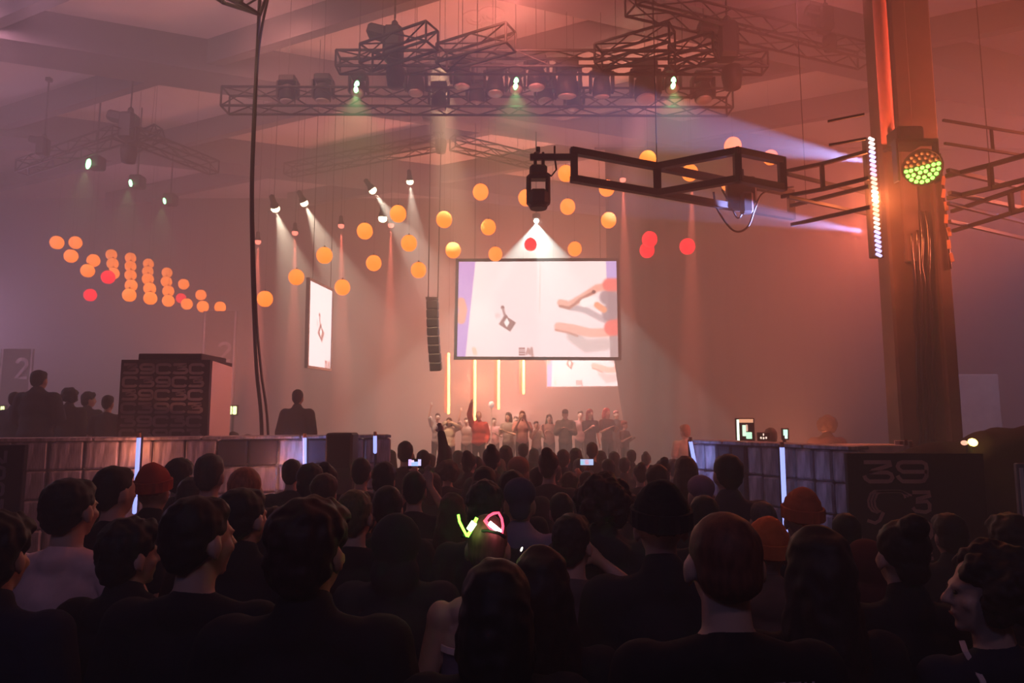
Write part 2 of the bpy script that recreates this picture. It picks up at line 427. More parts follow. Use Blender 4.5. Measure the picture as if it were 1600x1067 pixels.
def hair_mesh(style, fine):
    k = (style, fine)
    if k in HAIR: return HAIR[k]
    mb = MB(); rnd = random.Random(len(style) + 3); nse = .006; nsc = 45
    if style == 'short':
        mb.ell((0, -.022, 1.672), (.085, .094, .096)); mb.ell((0, .030, 1.712), (.066, .055, .045)); mb.ell((0, -.040, 1.630), (.079, .072, .075)); mb.ell((0, -.052, 1.595), (.060, .050, .055))
    elif style == 'crop':
        mb.ell((0, -.016, 1.666), (.080, .092, .092)); mb.ell((0, -.040, 1.620), (.073, .066, .066)); nse = .002
    elif style == 'thick':
        mb.ell((0, -.020, 1.685), (.098, .108, .100)); mb.ell((0, -.045, 1.625), (.090, .078, .085)); mb.ell((0, -.055, 1.585), (.070, .055, .06)); mb.ell((0, .050, 1.725), (.075, .055, .045)); nse = .012; nsc = 30
    elif style == 'bushy':
        for i in range(70):
            a = rnd.uniform(0, 2 * PI); t = rnd.uniform(-.75, 1)
            d = Vector((math.cos(a) * math.sqrt(1 - t * t), math.sin(a) * math.sqrt(1 - t * t), t))
            if d.y > .45 and d.z < .45: continue
            mb.ell(Vector((0, -.030, 1.650)) + Vector((d.x * .098, d.y * .105, d.z * .105)), [rnd.uniform(.030, .046)] * 3, n=9, m=6)
        mb.ell((0, -.03, 1.66), (.095, .095, .105)); nse = .01
    elif style == 'long':
        mb.ell((0, -.020, 1.675), (.092, .104, .098)); mb.cap((0, -.050, 1.64), (0, -.085, 1.34), .092, .085, n=14); mb.cap((-.055, -.03, 1.62), (-.095, -.04, 1.36), .050, .045); mb.cap((.055, -.03, 1.62), (.095, -.04, 1.36), .050, .045); nse = .010; nsc = 22
    elif style == 'bob':
        mb.ell((0, -.020, 1.675), (.094, .104, .098)); mb.cap((0, -.045, 1.64), (0, -.06, 1.52), .096, .10, n=14); mb.cap((-.06, -.01, 1.62), (-.075, -.01, 1.53), .04, .038); mb.cap((.06, -.01, 1.62), (.075, -.01, 1.53), .04, .038); nse = .008; nsc = 28
    elif style == 'bun':
        mb.ell((0, -.020, 1.672), (.087, .098, .096)); mb.ell((0, -.068, 1.60), (.06, .04, .06)); mb.ell((0, -.09, 1.752), (.05, .05, .046)); mb.cap((0, -.06, 1.72), (0, -.085, 1.74), .035, .035)
    elif style == 'tail':
        mb.ell((0, -.020, 1.672), (.086, .098, .096)); mb.ell((0, -.068, 1.60), (.06, .04, .06)); mb.cap((0, -.10, 1.68), (0, -.135, 1.60), .03, .034); mb.cap((0, -.135, 1.60), (.005, -.115, 1.40), .034, .018)
    elif style == 'beanie':
        mb.ell((0, -.018, 1.690), (.092, .108, .102)); mb.ell((0, -.035, 1.735), (.068, .078, .068)); nse = .004; nsc = 60
    elif style == 'cap':
        mb.ell((0, -.012, 1.690), (.090, .104, .082)); nse = 0
        bm = MB(); mb.ell((0, .105, 1.685), (.068, .075, .012)); mb.ell((0, -.068, 1.61), (.06, .04, .06))
    me_ = remesh(mb, 'hair_' + style, .0095 if fine else .018, 4 if fine else 1, nse, nsc)
    for q in me_.vertices: q.co -= PIV
    HAIR[k] = me_
    return me_
def ribbed_band():
    if 'band' not in HAIR:
        mb = MB(); n = 36; vs = []; fs = []
        for j, (z, g) in enumerate(((-.030, 0), (-.028, .010), (.028, .010), (.030, 0))):
            for i in range(n):
                a = 2 * PI * i / n; rr = g + (.003 if i % 2 else 0)
                vs.append(Vector(((.090 + rr) * math.cos(a), (.106 + rr) * math.sin(a), z + .012 * math.sin(a))) + Vector((0, -.020, 1.672)) - PIV)
        for j in range(3):
            for i in range(n): fs.append((j * n + i, j * n + (i + 1) % n, (j + 1) * n + (i + 1) % n, (j + 1) * n + i))
        mb.add(vs, fs); HAIR['band'] = mb.mesh('cuff')
    return HAIR['band']
_eye = MB(); _eye.ell((0, 0, 0), (.012, .006, .006), n=8, m=6); EYE_M = None
CM = {}
def cloth(c, rough=.85):
    k = tuple(round(x, 3) for x in c)
    if k not in CM: CM[k] = mat('cloth', c, rough, var=.22, scale=8, spec=.2)
    return CM[k]
HM = {}
def hairmat(c):
    k = tuple(round(x, 3) for x in c)
    if k not in HM: HM[k] = mat('hair', c, .6, var=.35, scale=40, stretch=(2, 2, .5), spec=.3)
    return HM[k]
def inst(name, me, m, parent):
    o = bpy.data.objects.new(name, me); COL.objects.link(o); o.parent = parent
    if not me.materials: me.materials.append(m)
    o.material_slots[0].link = 'OBJECT'; o.material_slots[0].material = m
    return o
EYE_MESH = _eye.mesh('eye')
def person(loc, height, rz, label, group=None, pose='down', turn=0, tilt=0, hair='short', hcol=(.012, .009, .009),
           top='tee', tcol=(.02, .02, .025), fine=0, skin=None, wide=1., face=False, legs=(.015, .015, .02), headwear=None):
    t = thing('person', label, 'person', loc, group, rz, local=True)
    s = height / 1.765; t.scale = (s * wide, s * wide, s)
    inst('body', body_mesh(pose, turn, tilt, fine), skin or M['skin'], t)
    if top: inst({'tee': 't_shirt', 'jacket': 'jacket', 'hoodie': 'hoodie', 'hood_up': 'hoodie', 'tank': 'tank_top', 'tube': 'tube_top'}[top], shirt_mesh(top, pose, 1 if fine else 0), cloth(tcol), t)
    inst('trousers', trousers_mesh(), cloth(legs), t)
    for sd in (-1, 1): inst('shoe', shoe_mesh(sd), cloth((.02, .02, .02)), t)
    rot = head_rot(turn, tilt).to_4x4()
    if hair:
        nm = {'beanie': 'beanie', 'cap': 'cap'}.get(hair, 'hair')
        h = inst(nm, hair_mesh(hair, 1 if fine else 0), (cloth if hair in ('beanie', 'cap') else hairmat)(hcol), t)
        h.location = PIV; h.rotation_euler = rot.to_euler()
        if hair == 'beanie':
            b = inst('cuff', ribbed_band(), cloth(hcol), h)
    if face:
        for sd in (-1, 1):
            e = inst('eye', EYE_MESH, cloth((.01, .008, .008), .2), t)
            e.location = rot.to_3x3() @ (Vector((sd * .030, .094, 1.634)) - PIV) + PIV; e.rotation_euler = rot.to_euler()
        mth = inst('mouth', EYE_MESH, cloth((.20, .05, .05)), t); mth.scale = (1.7, .5, .7)
        mth.location = rot.to_3x3() @ (Vector((0, .100, 1.567)) - PIV) + PIV; mth.rotation_euler = rot.to_euler()
    return t
HEADW = {'short': .178, 'crop': .165, 'thick': .20, 'bushy': .255, 'long': .195, 'bob': .20, 'bun': .178, 'tail': .178, 'beanie': .195, 'cap': .185, None: .16}
CROWD = []
def crowd(px, ytop, wpx, label, group=None, d=None, rz=0, fill=False, **k):
    """note one standing figure by where its head shows; depths are settled together later"""
    hs = k.get('hair', 'short'); st = k.get('top', 'tee')
    hw = .22 if st == 'hood_up' else HEADW[hs]
    free = d is None
    if free: d = hw * F / wpx
    kk = max(EYE - at(px, ytop, 1.).z, .001)
    lo, hi = (EYE - 1.93) / kk, (EYE - 1.56) / kk
    d = min(max(d, lo), hi)
    if not free: lo, hi = max(lo, d - .35), min(hi, d + .50)
    if d < 2.45: lo, hi = max(lo, d - .06), min(hi, d + .16)
    e = dict(px=px, ytop=ytop, d=d, lo=max(lo, 1.55), hi=min(hi, 15.2), label=label, group=group, rz=rz, fill=fill, k=k, out=[None])
    CROWD.append(e); return e
def settle(fixed=()):
    """slide the figures along their sight lines until nobody stands inside anybody else"""
    def clash(a, c):
        x1 = (a['px'] - 800) / F * a['d']; x2 = (c['px'] - 800) / F * c['d']
        wd = .27 * (a['k'].get('wide', 1.) + c['k'].get('wide', 1.))
        return abs(x1 - x2) < wd and abs(a['d'] - c['d']) < .36
    for it in range(400):
        moved = False
        for i, a in enumerate(CROWD):
            for c in CROWD[i + 1:]:
                if clash(a, c):
                    moved = True; n, f = (a, c) if a['d'] <= c['d'] else (c, a)
                    n['d'] = max(n['lo'], n['d'] - .02); f['d'] = min(f['hi'], f['d'] + .02)
        if not moved: break
    keep = []
    for a in sorted(CROWD, key=lambda e: e['fill']):
        if a['fill'] and any(clash(a, c) for c in keep): continue
        keep.append(a)
    for e in keep:
        p = at(e['px'], e['ytop'], e['d']); k = e['k']
        if 'fine' not in k: k['fine'] = 1 if e['d'] < 3.6 else 0
        extra = {'bushy': 1.795, 'beanie': 1.80, 'bun': 1.80, 'thick': 1.785}.get(k.get('hair', 'short'), 1.768)
        e['out'][0] = person((p.x, p.y, 0), p.z * 1.765 / extra, R(e['rz']), e['label'], e['group'], **k)

# ------------------------------------------------------------------ the hall
XL, XR, YB, YF, ZC = -22., 16., 27., -5., 11.
struct('floor', MB().box(((XL + XR) / 2, (YB + YF) / 2, -.1), (XR - XL + .6, YB - YF + .6, .2)), 'floor')
ceil = struct('ceiling', MB().box(((XL + XR) / 2, (YB + YF) / 2, ZC + .1), (XR - XL, YB - YF, .2)), 'plaster')
struct('wall_back', MB().box(((XL + XR) / 2, YB + .1, ZC / 2), (XR - XL, .2, ZC)), 'wall')
struct('wall_left', MB().box((XL - .1, (YB + YF) / 2, ZC / 2), (.2, YB - YF, ZC)), 'wall')
struct('wall_right', MB().box((XR + .1, (YB + YF) / 2, ZC / 2), (.2, YB - YF, ZC)), 'wall')
def clip_line(n, c):
    """segment of n.p = c inside the room plan"""
    n = Vector(n); d = Vector((n.y, -n.x)); p = n * c; lo, hi = -100., 100.
    for a, (mn, mx) in enumerate(((XL + .6, XR - .6), (YF + .6, YB - .6))):
        if abs(d[a]) < 1e-6: continue
        t0, t1 = sorted(((mn - p[a]) / d[a], (mx - p[a]) / d[a])); lo = max(lo, t0); hi = min(hi, t1)
    return (p + d * lo, p + d * hi) if hi > lo else None
def ceiling_beam(n, c, width, depth, z0):
    s = clip_line(n, c + width / 2)
    if s is None: return
    a, b = s; d = (b - a); L = d.length; rot = Matrix.Rotation(math.atan2(d.y, d.x), 3, 'Z')
    mb = MB(); mb.box(((a.x + b.x) / 2, (a.y + b.y) / 2, z0 - depth / 2), (L, width, depth), rot)
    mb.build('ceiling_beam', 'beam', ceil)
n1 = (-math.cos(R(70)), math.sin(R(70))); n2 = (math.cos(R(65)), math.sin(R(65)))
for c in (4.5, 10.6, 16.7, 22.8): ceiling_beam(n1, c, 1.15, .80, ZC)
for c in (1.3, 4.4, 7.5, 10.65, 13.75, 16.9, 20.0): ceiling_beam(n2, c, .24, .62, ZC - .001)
for px, py in ((743, 28), (768, 22)):          # round ceiling vents
    p = onz(px, py, ZC)
    g = MB(); g.lathe([(.30, 0), (.30, -.02), (.22, -.05), (.20, -.02), (.12, -.05), (.10, -.02), (.0, -.04)], (p.x, p.y, ZC), 18)
    g.build('ceiling_vent', 'plaster', ceil)

# stage: platform, side drape, tubes
stg = struct('stage_platform', MB().box((.2, 20.3, .3), (9.0, 8.0, .6)), 'stage')
def drape(name, x0f, x1, y, z0, z1, pleat, m):
    mb = MB(); nx = int(abs(x1 - x0f(z0)) / pleat * 6); nzv = 10; vs = []; fs = []
    for layer in (0, .03):
        for j in range(nzv + 1):
            z = z0 + (z1 - z0) * j / nzv; x0 = x0f(z)
            for i in range(nx + 1):
                x = x0 + (x1 - x0) * i / nx; vs.append((x, y + layer + .03 * math.sin(2 * PI * (x - x1) / pleat) + .02 * math.sin(5 * x), z))
    S = (nx + 1) * (nzv + 1)
    for j in range(nzv):
        for i in range(nx):
            a = j * (nx + 1) + i; fs += [(a, a + 1, a + nx + 2, a + nx + 1), (a + S, a + S + nx + 1, a + S + nx + 2, a + S + 1)]
    for j in range(nzv): a = j * (nx + 1); fs.append((a, a + nx + 1, a + S + nx + 1, a + S)); b = a + nx; fs.append((b, b + S, b + S + nx + 1, b + nx + 1))
    mb.add(vs, fs); return mb.build(name, m, smooth=True)
xb = at(972, 645, 19.6).x; xt = at(960, 565, 19.6).x
dr = drape('stage_curtain', lambda z: xb + (xt - xb) * min(max((z - 2.15) / 1.5, -1), 1.9), XR - .25, 19.6, .61, 10.1, .55, 'drape')
dr.location.z -= 0
tag(dr, 'tall black pleated drape closing off the stage beside the low wide screen', 'curtain')
rail = MB().cap((xt - .5, 19.62, 10.12), (XR - .02, 19.62, 10.12), .04, .04, flat=True).build('curtain_rail', 'black')
tag(rail, 'black pipe carrying the tall stage drape', 'rail')

# ------------------------------------------------------------------ trusses
def ctr(a, b): return Vector(((a.x + b.x) / 2, (a.y + b.y) / 2, min(a.z, b.z)))
def box_truss(p, q, label, w=.32, bays=None, r=.026, group='lighting trusses under the ceiling', drops=True, m='truss'):
    p = Vector(p); q = Vector(q); d = (q - p); L = d.length; t = d / L
    s = t.cross(Vector((0, 0, 1))).normalized(); u = s.cross(t).normalized()
    T = thing('lighting_truss', label, 'truss', ctr(p, q), group)
    corner = [s * (a * w / 2) + u * (b * w / 2) for a, b in ((-1, -1), (1, -1), (1, 1), (-1, 1))]
    for c in corner: rod('chord', p + c, q + c, r, m, T)
    n = bays or max(2, int(L / .62))
    for i in range(n):
        a, b = i / n, (i + 1) / n
        for k in range(4):
            c0, c1 = corner[k], corner[(k + 1) % 4]
            if i % 2: c0, c1 = c1, c0
            rod('brace', p + d * a + c0, p + d * b + c1, r * .55, m, T)
    for e in (p, q):
        for k in range(4): rod('end_bar', e + corner[k], e + corner[(k + 1) % 4], r * .8, m, T)
    if drops:
        k = max(2, int(L / 3))
        for i in range(k):
            e = p + d * ((i + .5) / k); top = Vector((e.x, e.y, ZC - .0))
            rod('hanging_wire', e + u * w / 2, top, .004, 'rubber', T)
    return T
box_truss(at(352, 157, 13.2), at(1140, 160, 13.2), 'long box truss with the row of moving lights hanging over the hall', .40)
box_truss(at(528, 97, 11.7), at(1195, 98, 11.7), 'upper box truss carrying the chain hoists above the moving lights', .30)
ZT = 8.35
for i, (a, b, lab) in enumerate((((572, 90), (675, 56), 'short truss arm sticking out beside the dog-shaped chain hoist'), ((690, 90), (798, 58), 'longer truss arm rising behind the middle moving lights'),
            ((935, 90), (1050, 58), 'truss arm rising above the green light nearest the column'), ((1050, 92), (1118, 72), 'truss arm ending beside the stout chain hoist'))):
    box_truss(onz(*a, ZT), onz(*b, ZT), lab, .34, drops=True)
A = onz(690, 222, 9.5); box_truss(onz(450, 266, 9.5), A, 'corner truss leg running over the warm spotlights from its hoist', .34)
box_truss(A + Vector((.3, .02, 0)), onz(840, 254, 9.5), 'corner truss leg running behind the lattice tip from its hoist', .34)
box_truss(onz(985, 1, 9.2), onz(1352, 88, 9.2), 'truss crossing to the column with two hoists hung on it', .36)
B_ = onz(186, 210, 9.0); box_truss(onz(35, 262, 9.0), B_, 'hazy truss leg with the small hoist at its end', .34)
box_truss(B_ + Vector((.3, 0, 0)), onz(335, 262, 9.0), 'hazy truss leg above the three far green lights', .34)
box_truss(onz(206, 226, 9.0), onz(250, 206, 9.3), 'short hazy truss stub beside the far hoist', .3)
box_truss(at(338, -22, 8.6), at(398, -4, 8.2), 'near truss corner from which the long cables drop', .30)
def chain_hoist(p, s, label, bag=True):
    T = thing('chain_hoist', label, 'hoist', (p.x, p.y, p.z), 'chain hoists holding the trusses')
    MB().bbox(p + Vector((0, 0, .30 * s)), (.30 * s, .30 * s, .55 * s), .05 * s).build('motor_housing', 'truss', T)
    MB().bbox(p + Vector((-.24 * s, 0, .50 * s)), (.34 * s, .22 * s, .20 * s), .04 * s, Matrix.Rotation(.25, 3, 'Y')).build('gear_case', 'truss', T)
    if bag:
        MB().lathe([(.02, -.02), (.12 * s, .0), (.15 * s, .20 * s), (.14 * s, .30 * s)], p + Vector((.05 * s, -.05, -.42 * s)), 12).build('chain_bag', 'truss', T, True)
    MB().lathe([(.03, 0), (.06 * s, .03), (.05 * s, .09 * s), (.015, .13 * s)], p + Vector((.02, 0, .58 * s)), 10).build('hook_block', 'truss', T, True)
    c = MB(); z = p.z + .68 * s; i = 0
    while z < ZC - .06:
        c.box((p.x + .02, p.y, z + .035), (.035 if i % 2 else .015, .015 if i % 2 else .035, .085)); z += .07; i += 1
    c.box((p.x + .02, p.y, ZC - .05), (.12, .12, .1)); c.build('lifting_chain', 'truss', T)
    return T
chain_hoist(at(614, 98, 11.5) , 1.15, 'dog-shaped chain hoist on a chain above the upper truss')
chain_hoist(at(1136, 96, 11.5), 1.25, 'stout chain hoist between the two trusses beside the column')
chain_hoist(at(686, 214, 17.6), 1.1, 'faint chain hoist at the corner truss over the lanterns')
chain_hoist(at(1290, 52, 12.3), .9, 'chain hoist with a bulky arm on the truss next to the column')
chain_hoist(at(200, 222, 16.2), 1.3, 'hazy chain hoist above the far green lights')
chain_hoist(at(66, 245, 17.0), .9, 'small hazy chain hoist at the end of the far truss', False)

# ------------------------------------------------------------------ lighting fixtures
M['lensdim'] = mat('pale_lens', (.45, .36, .34), .3, var=.1)
M['greenlens'] = glow('green_lens', (.25, 1, .35), 14)
M['warmlens'] = glow('warm_lens', (1, .80, .45), 16)
M['redlens'] = glow('red_lens', (1, .22, .15), 4)
def moving_light(p, s, label, tilt=0, lens='lensdim', group='moving lights hung on the long truss', hang=None):
    T = thing('moving_light', label, 'stage light', p, group); p = Vector(p)
    if hang is None: hang = ZC - p.z - .28 * s
    MB().bbox(p + Vector((0, 0, .20 * s)), (.34 * s, .26 * s, .16 * s), .03).build('base', 'truss', T)
    cl = MB(); cl.cap(p + Vector((0, 0, .26 * s)), p + Vector((0, 0, .28 * s + hang)), .006, .006, n=8, flat=True); cl.build('clamp', 'truss', T)
    for sx in (-1, 1): MB().bbox(p + Vector((sx * .20 * s, 0, -.02 * s)), (.05 * s, .16 * s, .38 * s), .015).build('yoke_arm', 'truss', T)
    rot = Matrix.Rotation(R(tilt), 3, 'X')
    HD = MB().lathe([(.08 * s, .17 * s), (.14 * s, .12 * s), (.165 * s, -.05 * s), (.165 * s, -.18 * s), (.15 * s, -.20 * s)], p + Vector((0, 0, -.08 * s)), 14, rot).build('head', 'truss', T, True)
    MB().lathe([(.145 * s, -.202 * s), (.10 * s, -.222 * s), (0, -.23 * s)], p + Vector((0, 0, -.08 * s)), 14, rot).build('lens', lens, HD, True)
    return T
for i, (px, py, y, s) in enumerate(((450, 140, 13.2, 1.), (505, 138, 13.2, 1.), (650, 125, 13.0, 1.05), (686, 150, 13.4, 1.), (722, 112, 12.2, 1.05), (745, 140, 13.2, 1.),
        (774, 125, 12.6, 1.05), (838, 113, 12.2, 1.1), (852, 138, 13.2, 1.05), (886, 122, 12.8, 1.3), (897, 150, 13.5, 1.), (940, 127, 12.8, 1.1), (1008, 128, 12.6, 1.35), (1098, 136, 13.2, 1.1))):
    moving_light(at(px, py, y), s, ('larger dark moving light with a pale lens hanging above the row over the hall' if s >= 1.3 else 'dark moving light hanging from the long truss over the hall'), random.uniform(-12, 12))
for px, py, y, lab in ((560, 140, 13.0, 'moving light above the green lamp nearest the dog-shaped hoist'), (806, 135, 13.0, 'moving light above the middle green lamp of the long truss'), (1049, 134, 13.0, 'moving light above the green lamp nearest the column')):
    p = at(px, py, y); moving_light(p + Vector((0, 0, .12)), .9, lab, -28, 'lensdim', 'green stage lights')
    g = thing('green_lamp', 'small green glowing lamp on the long truss, ' + ('nearest the dog-shaped hoist' if px < 600 else 'between the other two green ones' if px < 900 else 'nearest the column'), 'lamp', p, 'green lamps')
    MB().ell(p + Vector((0, -.16, -.02)), (.055, .05, .13), Matrix.Rotation(.12, 3, 'Y')).build('bulb', 'greenlens', g, True)
    MB().cap(p + Vector((.02, -.13, .09)), p + Vector((.02, -.02, .16)), .02, .02, n=8).build('bracket', 'truss', g)
    lamp('SPOT', p + Vector((0, -.20, -.20)), (.35, 1, .30), 150, .04, p + Vector((0, -.1, -6)), 95, .7, 'green_lamp_light')
for px, py, y in ((138, 256, 17.), (204, 286, 18.5), (257, 314, 20.)):
    p = at(px, py, y)
    g = thing('green_lamp', {138: 'brightest of the three far green lamps in the haze', 204: 'middle one of the three far green lamps in the haze', 257: 'lowest of the three far green lamps in the haze'}[px], 'lamp', p, 'far green lamps')
    s = 17. / y * (1.15 if px < 150 else .95)
    MB().ell(p + Vector((0, 0, 0)), (.055 * s, .05, .125 * s), Matrix.Rotation(.12 if px < 150 else -.2, 3, 'Y')).build('bulb', 'greenlens', g, True)
    MB().bbox(p + Vector((.05, .25, .12)), (.36, .34, .36), .04).build('housing', 'truss', g)
    MB().cap(p + Vector((.05, .25, .3)), (p.x + .05, p.y + .25, ZC), .02, .02, n=8, flat=True).build('drop_pipe', 'truss', g)
    lamp('SPOT', p + Vector((0, -.1, -.2)), (.5, 1, .35), 130, .04, p + Vector((0, -.1, -6)), 60, .8, 'green_lamp_light')
def profile_spot(px, py, y, aim, col, power, ang, label, group, lens, s=1.):
    p = at(px, py, y); d = (Vector(aim) - p).normalized()
    T = thing('spotlight', label, 'spotlight', p, group)
    rot = Vector((0, 0, -1)).rotation_difference(d).to_matrix()
    HD = MB().lathe([(.03 * s, .30 * s), (.08 * s, .26 * s), (.09 * s, .05 * s), (.13 * s, -.04 * s), (.13 * s, -.16 * s), (.115 * s, -.16 * s), (.105 * s, -.06 * s)], p, 14, rot).build('housing', 'truss', T, True)
    MB().lathe([(.125 * s, -.10 * s), (.14 * s, -.17 * s), (.12 * s, -.24 * s), (.06 * s, -.28 * s), (0, -.29 * s)], p, 14, rot).build('lens', lens, HD, True)
    MB().cap(p, (p.x, p.y, ZC), .006, .006, n=8, flat=True).build('drop_pipe', 'truss', T)
    lamp('SPOT', p + d * .34 * s, col, power, .03, aim, ang, .5, 'spotlight_beam')
WG = 'warm spotlights left of the lanterns'
profile_spot(428, 318, 15.5, at(500, 560, 18.5), (1, .82, .60), 4800, 36, 'warm white spotlight whose wide beam falls nearest the hanging cables', WG, 'warmlens', .75)
profile_spot(472, 310, 16.0, at(590, 560, 18.5), (1, .82, .60), 4800, 36, 'second warm white spotlight from the hanging cables', WG, 'warmlens', .7)
profile_spot(578, 291, 16.0, at(690, 450, 17.0), (1, .84, .66), 4200, 30, 'warm white spotlight above the orange lanterns, aimed down right', WG, 'warmlens', .7)
profile_spot(640, 277, 16.5, at(665, 560, 18.0), (1, .84, .66), 3000, 30, 'warm white spotlight nearest the corner truss, aimed down', WG, 'warmlens', .65)
profile_spot(598, 333, 16.5, at(596, 560, 17.0), (1, .62, .25), 60, 30, 'small amber spotlight between two orange lanterns', WG, 'warmlens', .8)
RG = 'narrow red spotlights over the drape'
for px, py, px2, lab in ((403, 372, 401, 'red spotlight beside the hanging cable'), (461, 358, 456, 'red spotlight above the angled screen'), (533, 347, 536, 'red spotlight over the two lowest middle lanterns'),
        (611, 346, 606, 'red spotlight behind the orange lanterns'), (973, 275, 985, 'red spotlight seen through the lattice frame'), (1081, 268, 1080, 'red spotlight by the bluish beam')):
    profile_spot(px, py, 17.5, at(px2, 700, 17.5), (1, .17, .10), 17000, 9, lab, RG, 'redlens', .6)
# projector-like white lamp above the big screen
p = at(838, 345, 18.6)
T = thing('flood_lamp', 'small brilliant white lamp with a wide fan of light over the big screen', 'lamp', p)
MB().ell(p, (.07, .05, .07)).build('bulb', glow('white_bulb', (.9, 1, .85), 40), T, True)
MB().lathe([(.05, .22), (.11, .20), (.12, .05), (.11, .05)], p, 14).build('housing', 'truss', T, True)
MB().cap(p + Vector((0, 0, .2)), (p.x, p.y, ZC), .02, .02, n=8, flat=True).build('drop_pipe', 'truss', T)
lamp('SPOT', p + Vector((0, -.02, -.08)), (.72, 1, .92), 5200, .03, p + Vector((0, .3, -3)), 92, .12, 'flood_lamp_light')

# ------------------------------------------------------------------ paper lanterns
M['lant_o'] = mat('orange_lantern_paper', (.8, .4, .2), .8, var=.06, scale=3, emit=3.0, ecol=(1.0, .195, .010), sampled=False)
M['lant_r'] = mat('red_lantern_paper', (.7, .05, .05), .8, var=.06, scale=3, emit=3.1, ecol=(1.0, .008, .022), sampled=False)
_l = MB(); prof = []
for i in range(25):
    a = R(-66 + 132 * i / 24); rr = math.cos(a) * .175 * (1.012 if i % 2 else 1.); prof.append((rr, math.sin(a) * .175 * 1.08))
_l.lathe(prof, (0, 0, 0), 22); LSH = {}
for k in 'or':
    LSH[k] = _l.mesh('lantern_shade'); LSH[k].materials.append(M['lant_' + k])
    for q in LSH[k].polygons: q.use_smooth = True
_c = MB(); _c.lathe([(.072, .165), (.076, .175), (.05, .185), (.012, .19), (.012, .225)], (0, 0, 0), 14); LCO = _c.mesh('collar'); LCO.materials.append(M['rubber'])
def lantern(px, py, w, k, label, group):
    y = .35 * F / w * .985
    p = at(px, py, y)
    if p.y > YB - .4: p = at(px, py, YB - .4)
    T = thing('paper_lantern', label, 'lantern', p, group, local=True)
    sc = w * p.y / F / .35
    for nm, me in (('shade', LSH[k]), ('collar', LCO)):
        o = bpy.data.objects.new(nm, me); COL.objects.link(o); o.parent = T; o.scale = (sc, sc, sc)
    o = rod('cord', (0, 0, .2 * sc), (0, 0, ZC - p.z), .0016, 'rubber', T)
CENTRE = [(751, 300, 25), (622, 334, 26), (694, 343, 25), (763, 355, 24), (570, 361, 25), (639, 380, 25), (708, 391, 24), (507, 399, 25), (584, 411, 24), (654, 422, 24), (463, 433, 24), (535, 449, 24), (414, 467, 24)]
for a in CENTRE: lantern(*a, 'o', 'glowing orange paper lantern in the loose diagonal drift left of the big screen', 'orange lanterns left of the screen')
lantern(774, 397, 22, 'o', 'orange paper lantern touching the top left of the big screen', 'orange lanterns over the screen')
lantern(898, 389, 22, 'o', 'orange paper lantern on a visible cord above the right half of the big screen', 'orange lanterns over the screen')
for a, lab in (((887, 323, 24), 'orange paper lantern just right of the hanging moving head'), ((951, 344, 24), 'lowest whole orange lantern under the dark lattice frame'), ((948, 294, 25), 'orange paper lantern cut by the lower bar of the lattice frame'),
        ((884, 271, 25), 'orange paper lantern at the left end post of the lattice frame'), ((822, 309, 25), 'orange paper lantern half hidden behind the black moving head'),
        ((1012, 249, 27), 'orange paper lantern peeking over the upper bar of the lattice frame'), ((1145, 228, 27), 'orange paper lantern at the peak of the lattice frame'),
        ((1078, 270, 25.5), 'orange paper lantern crossed by a bar inside the lattice frame'), ((1204, 246, 23), 'orange paper lantern inside the upper blue beam'), ((1137, 288, 20), 'small orange lantern behind the coiled cables')):
    lantern(*a, 'o', lab, 'orange lanterns around the lattice frame')
lantern(829, 382, 20, 'r', 'small red paper lantern inside the white fan of light', 'red lanterns')
lantern(1015, 374, 24, 'r', 'upper of two touching red paper lanterns right of the screen', 'red lanterns')
lantern(1011, 391, 23, 'r', 'lower of two touching red paper lanterns right of the screen', 'red lanterns')
lantern(1074, 385, 24, 'r', 'lone red paper lantern right of the touching pair', 'red lanterns')
for a in [(89, 379, 20), (118, 379, 19), (111, 400, 20), (146, 407, 19), (137, 423, 20)]: lantern(*a, 'o', 'orange paper lantern in the loose cluster left of the lantern columns', 'far orange lantern cluster')
for a in [(174, 398, 16.2), (176, 412, 17), (177, 427, 17.8), (204, 403, 16), (204, 416, 16.5), (204, 430, 17), (205, 446, 18), (202, 461, 20), (232, 412, 15.5), (231, 424, 16), (231, 436, 17), (234, 451, 18), (235, 466, 19.5),
          (261, 426, 15.3), (260, 440, 16.2), (263, 455, 17), (263, 470, 18)]: lantern(*a, 'o', 'orange paper lantern hanging in one of the tight lantern columns', 'columns of orange lanterns')
for a in [(287, 444, 16), (292, 475, 17), (314, 461, 16), (317, 479, 17.5), (344, 480, 17)]: lantern(*a, 'o', 'orange paper lantern trailing off between the lantern columns and the hanging cable', 'trailing orange lanterns')
lantern(169, 433, 20, 'r', 'red paper lantern against the first lantern column', 'red lanterns')
lantern(141, 461, 18.5, 'r', 'lone red paper lantern below the orange cluster', 'red lanterns')
lantern(283, 466, 15, 'r', 'red paper lantern half behind an orange one at the end of the columns', 'red lanterns')

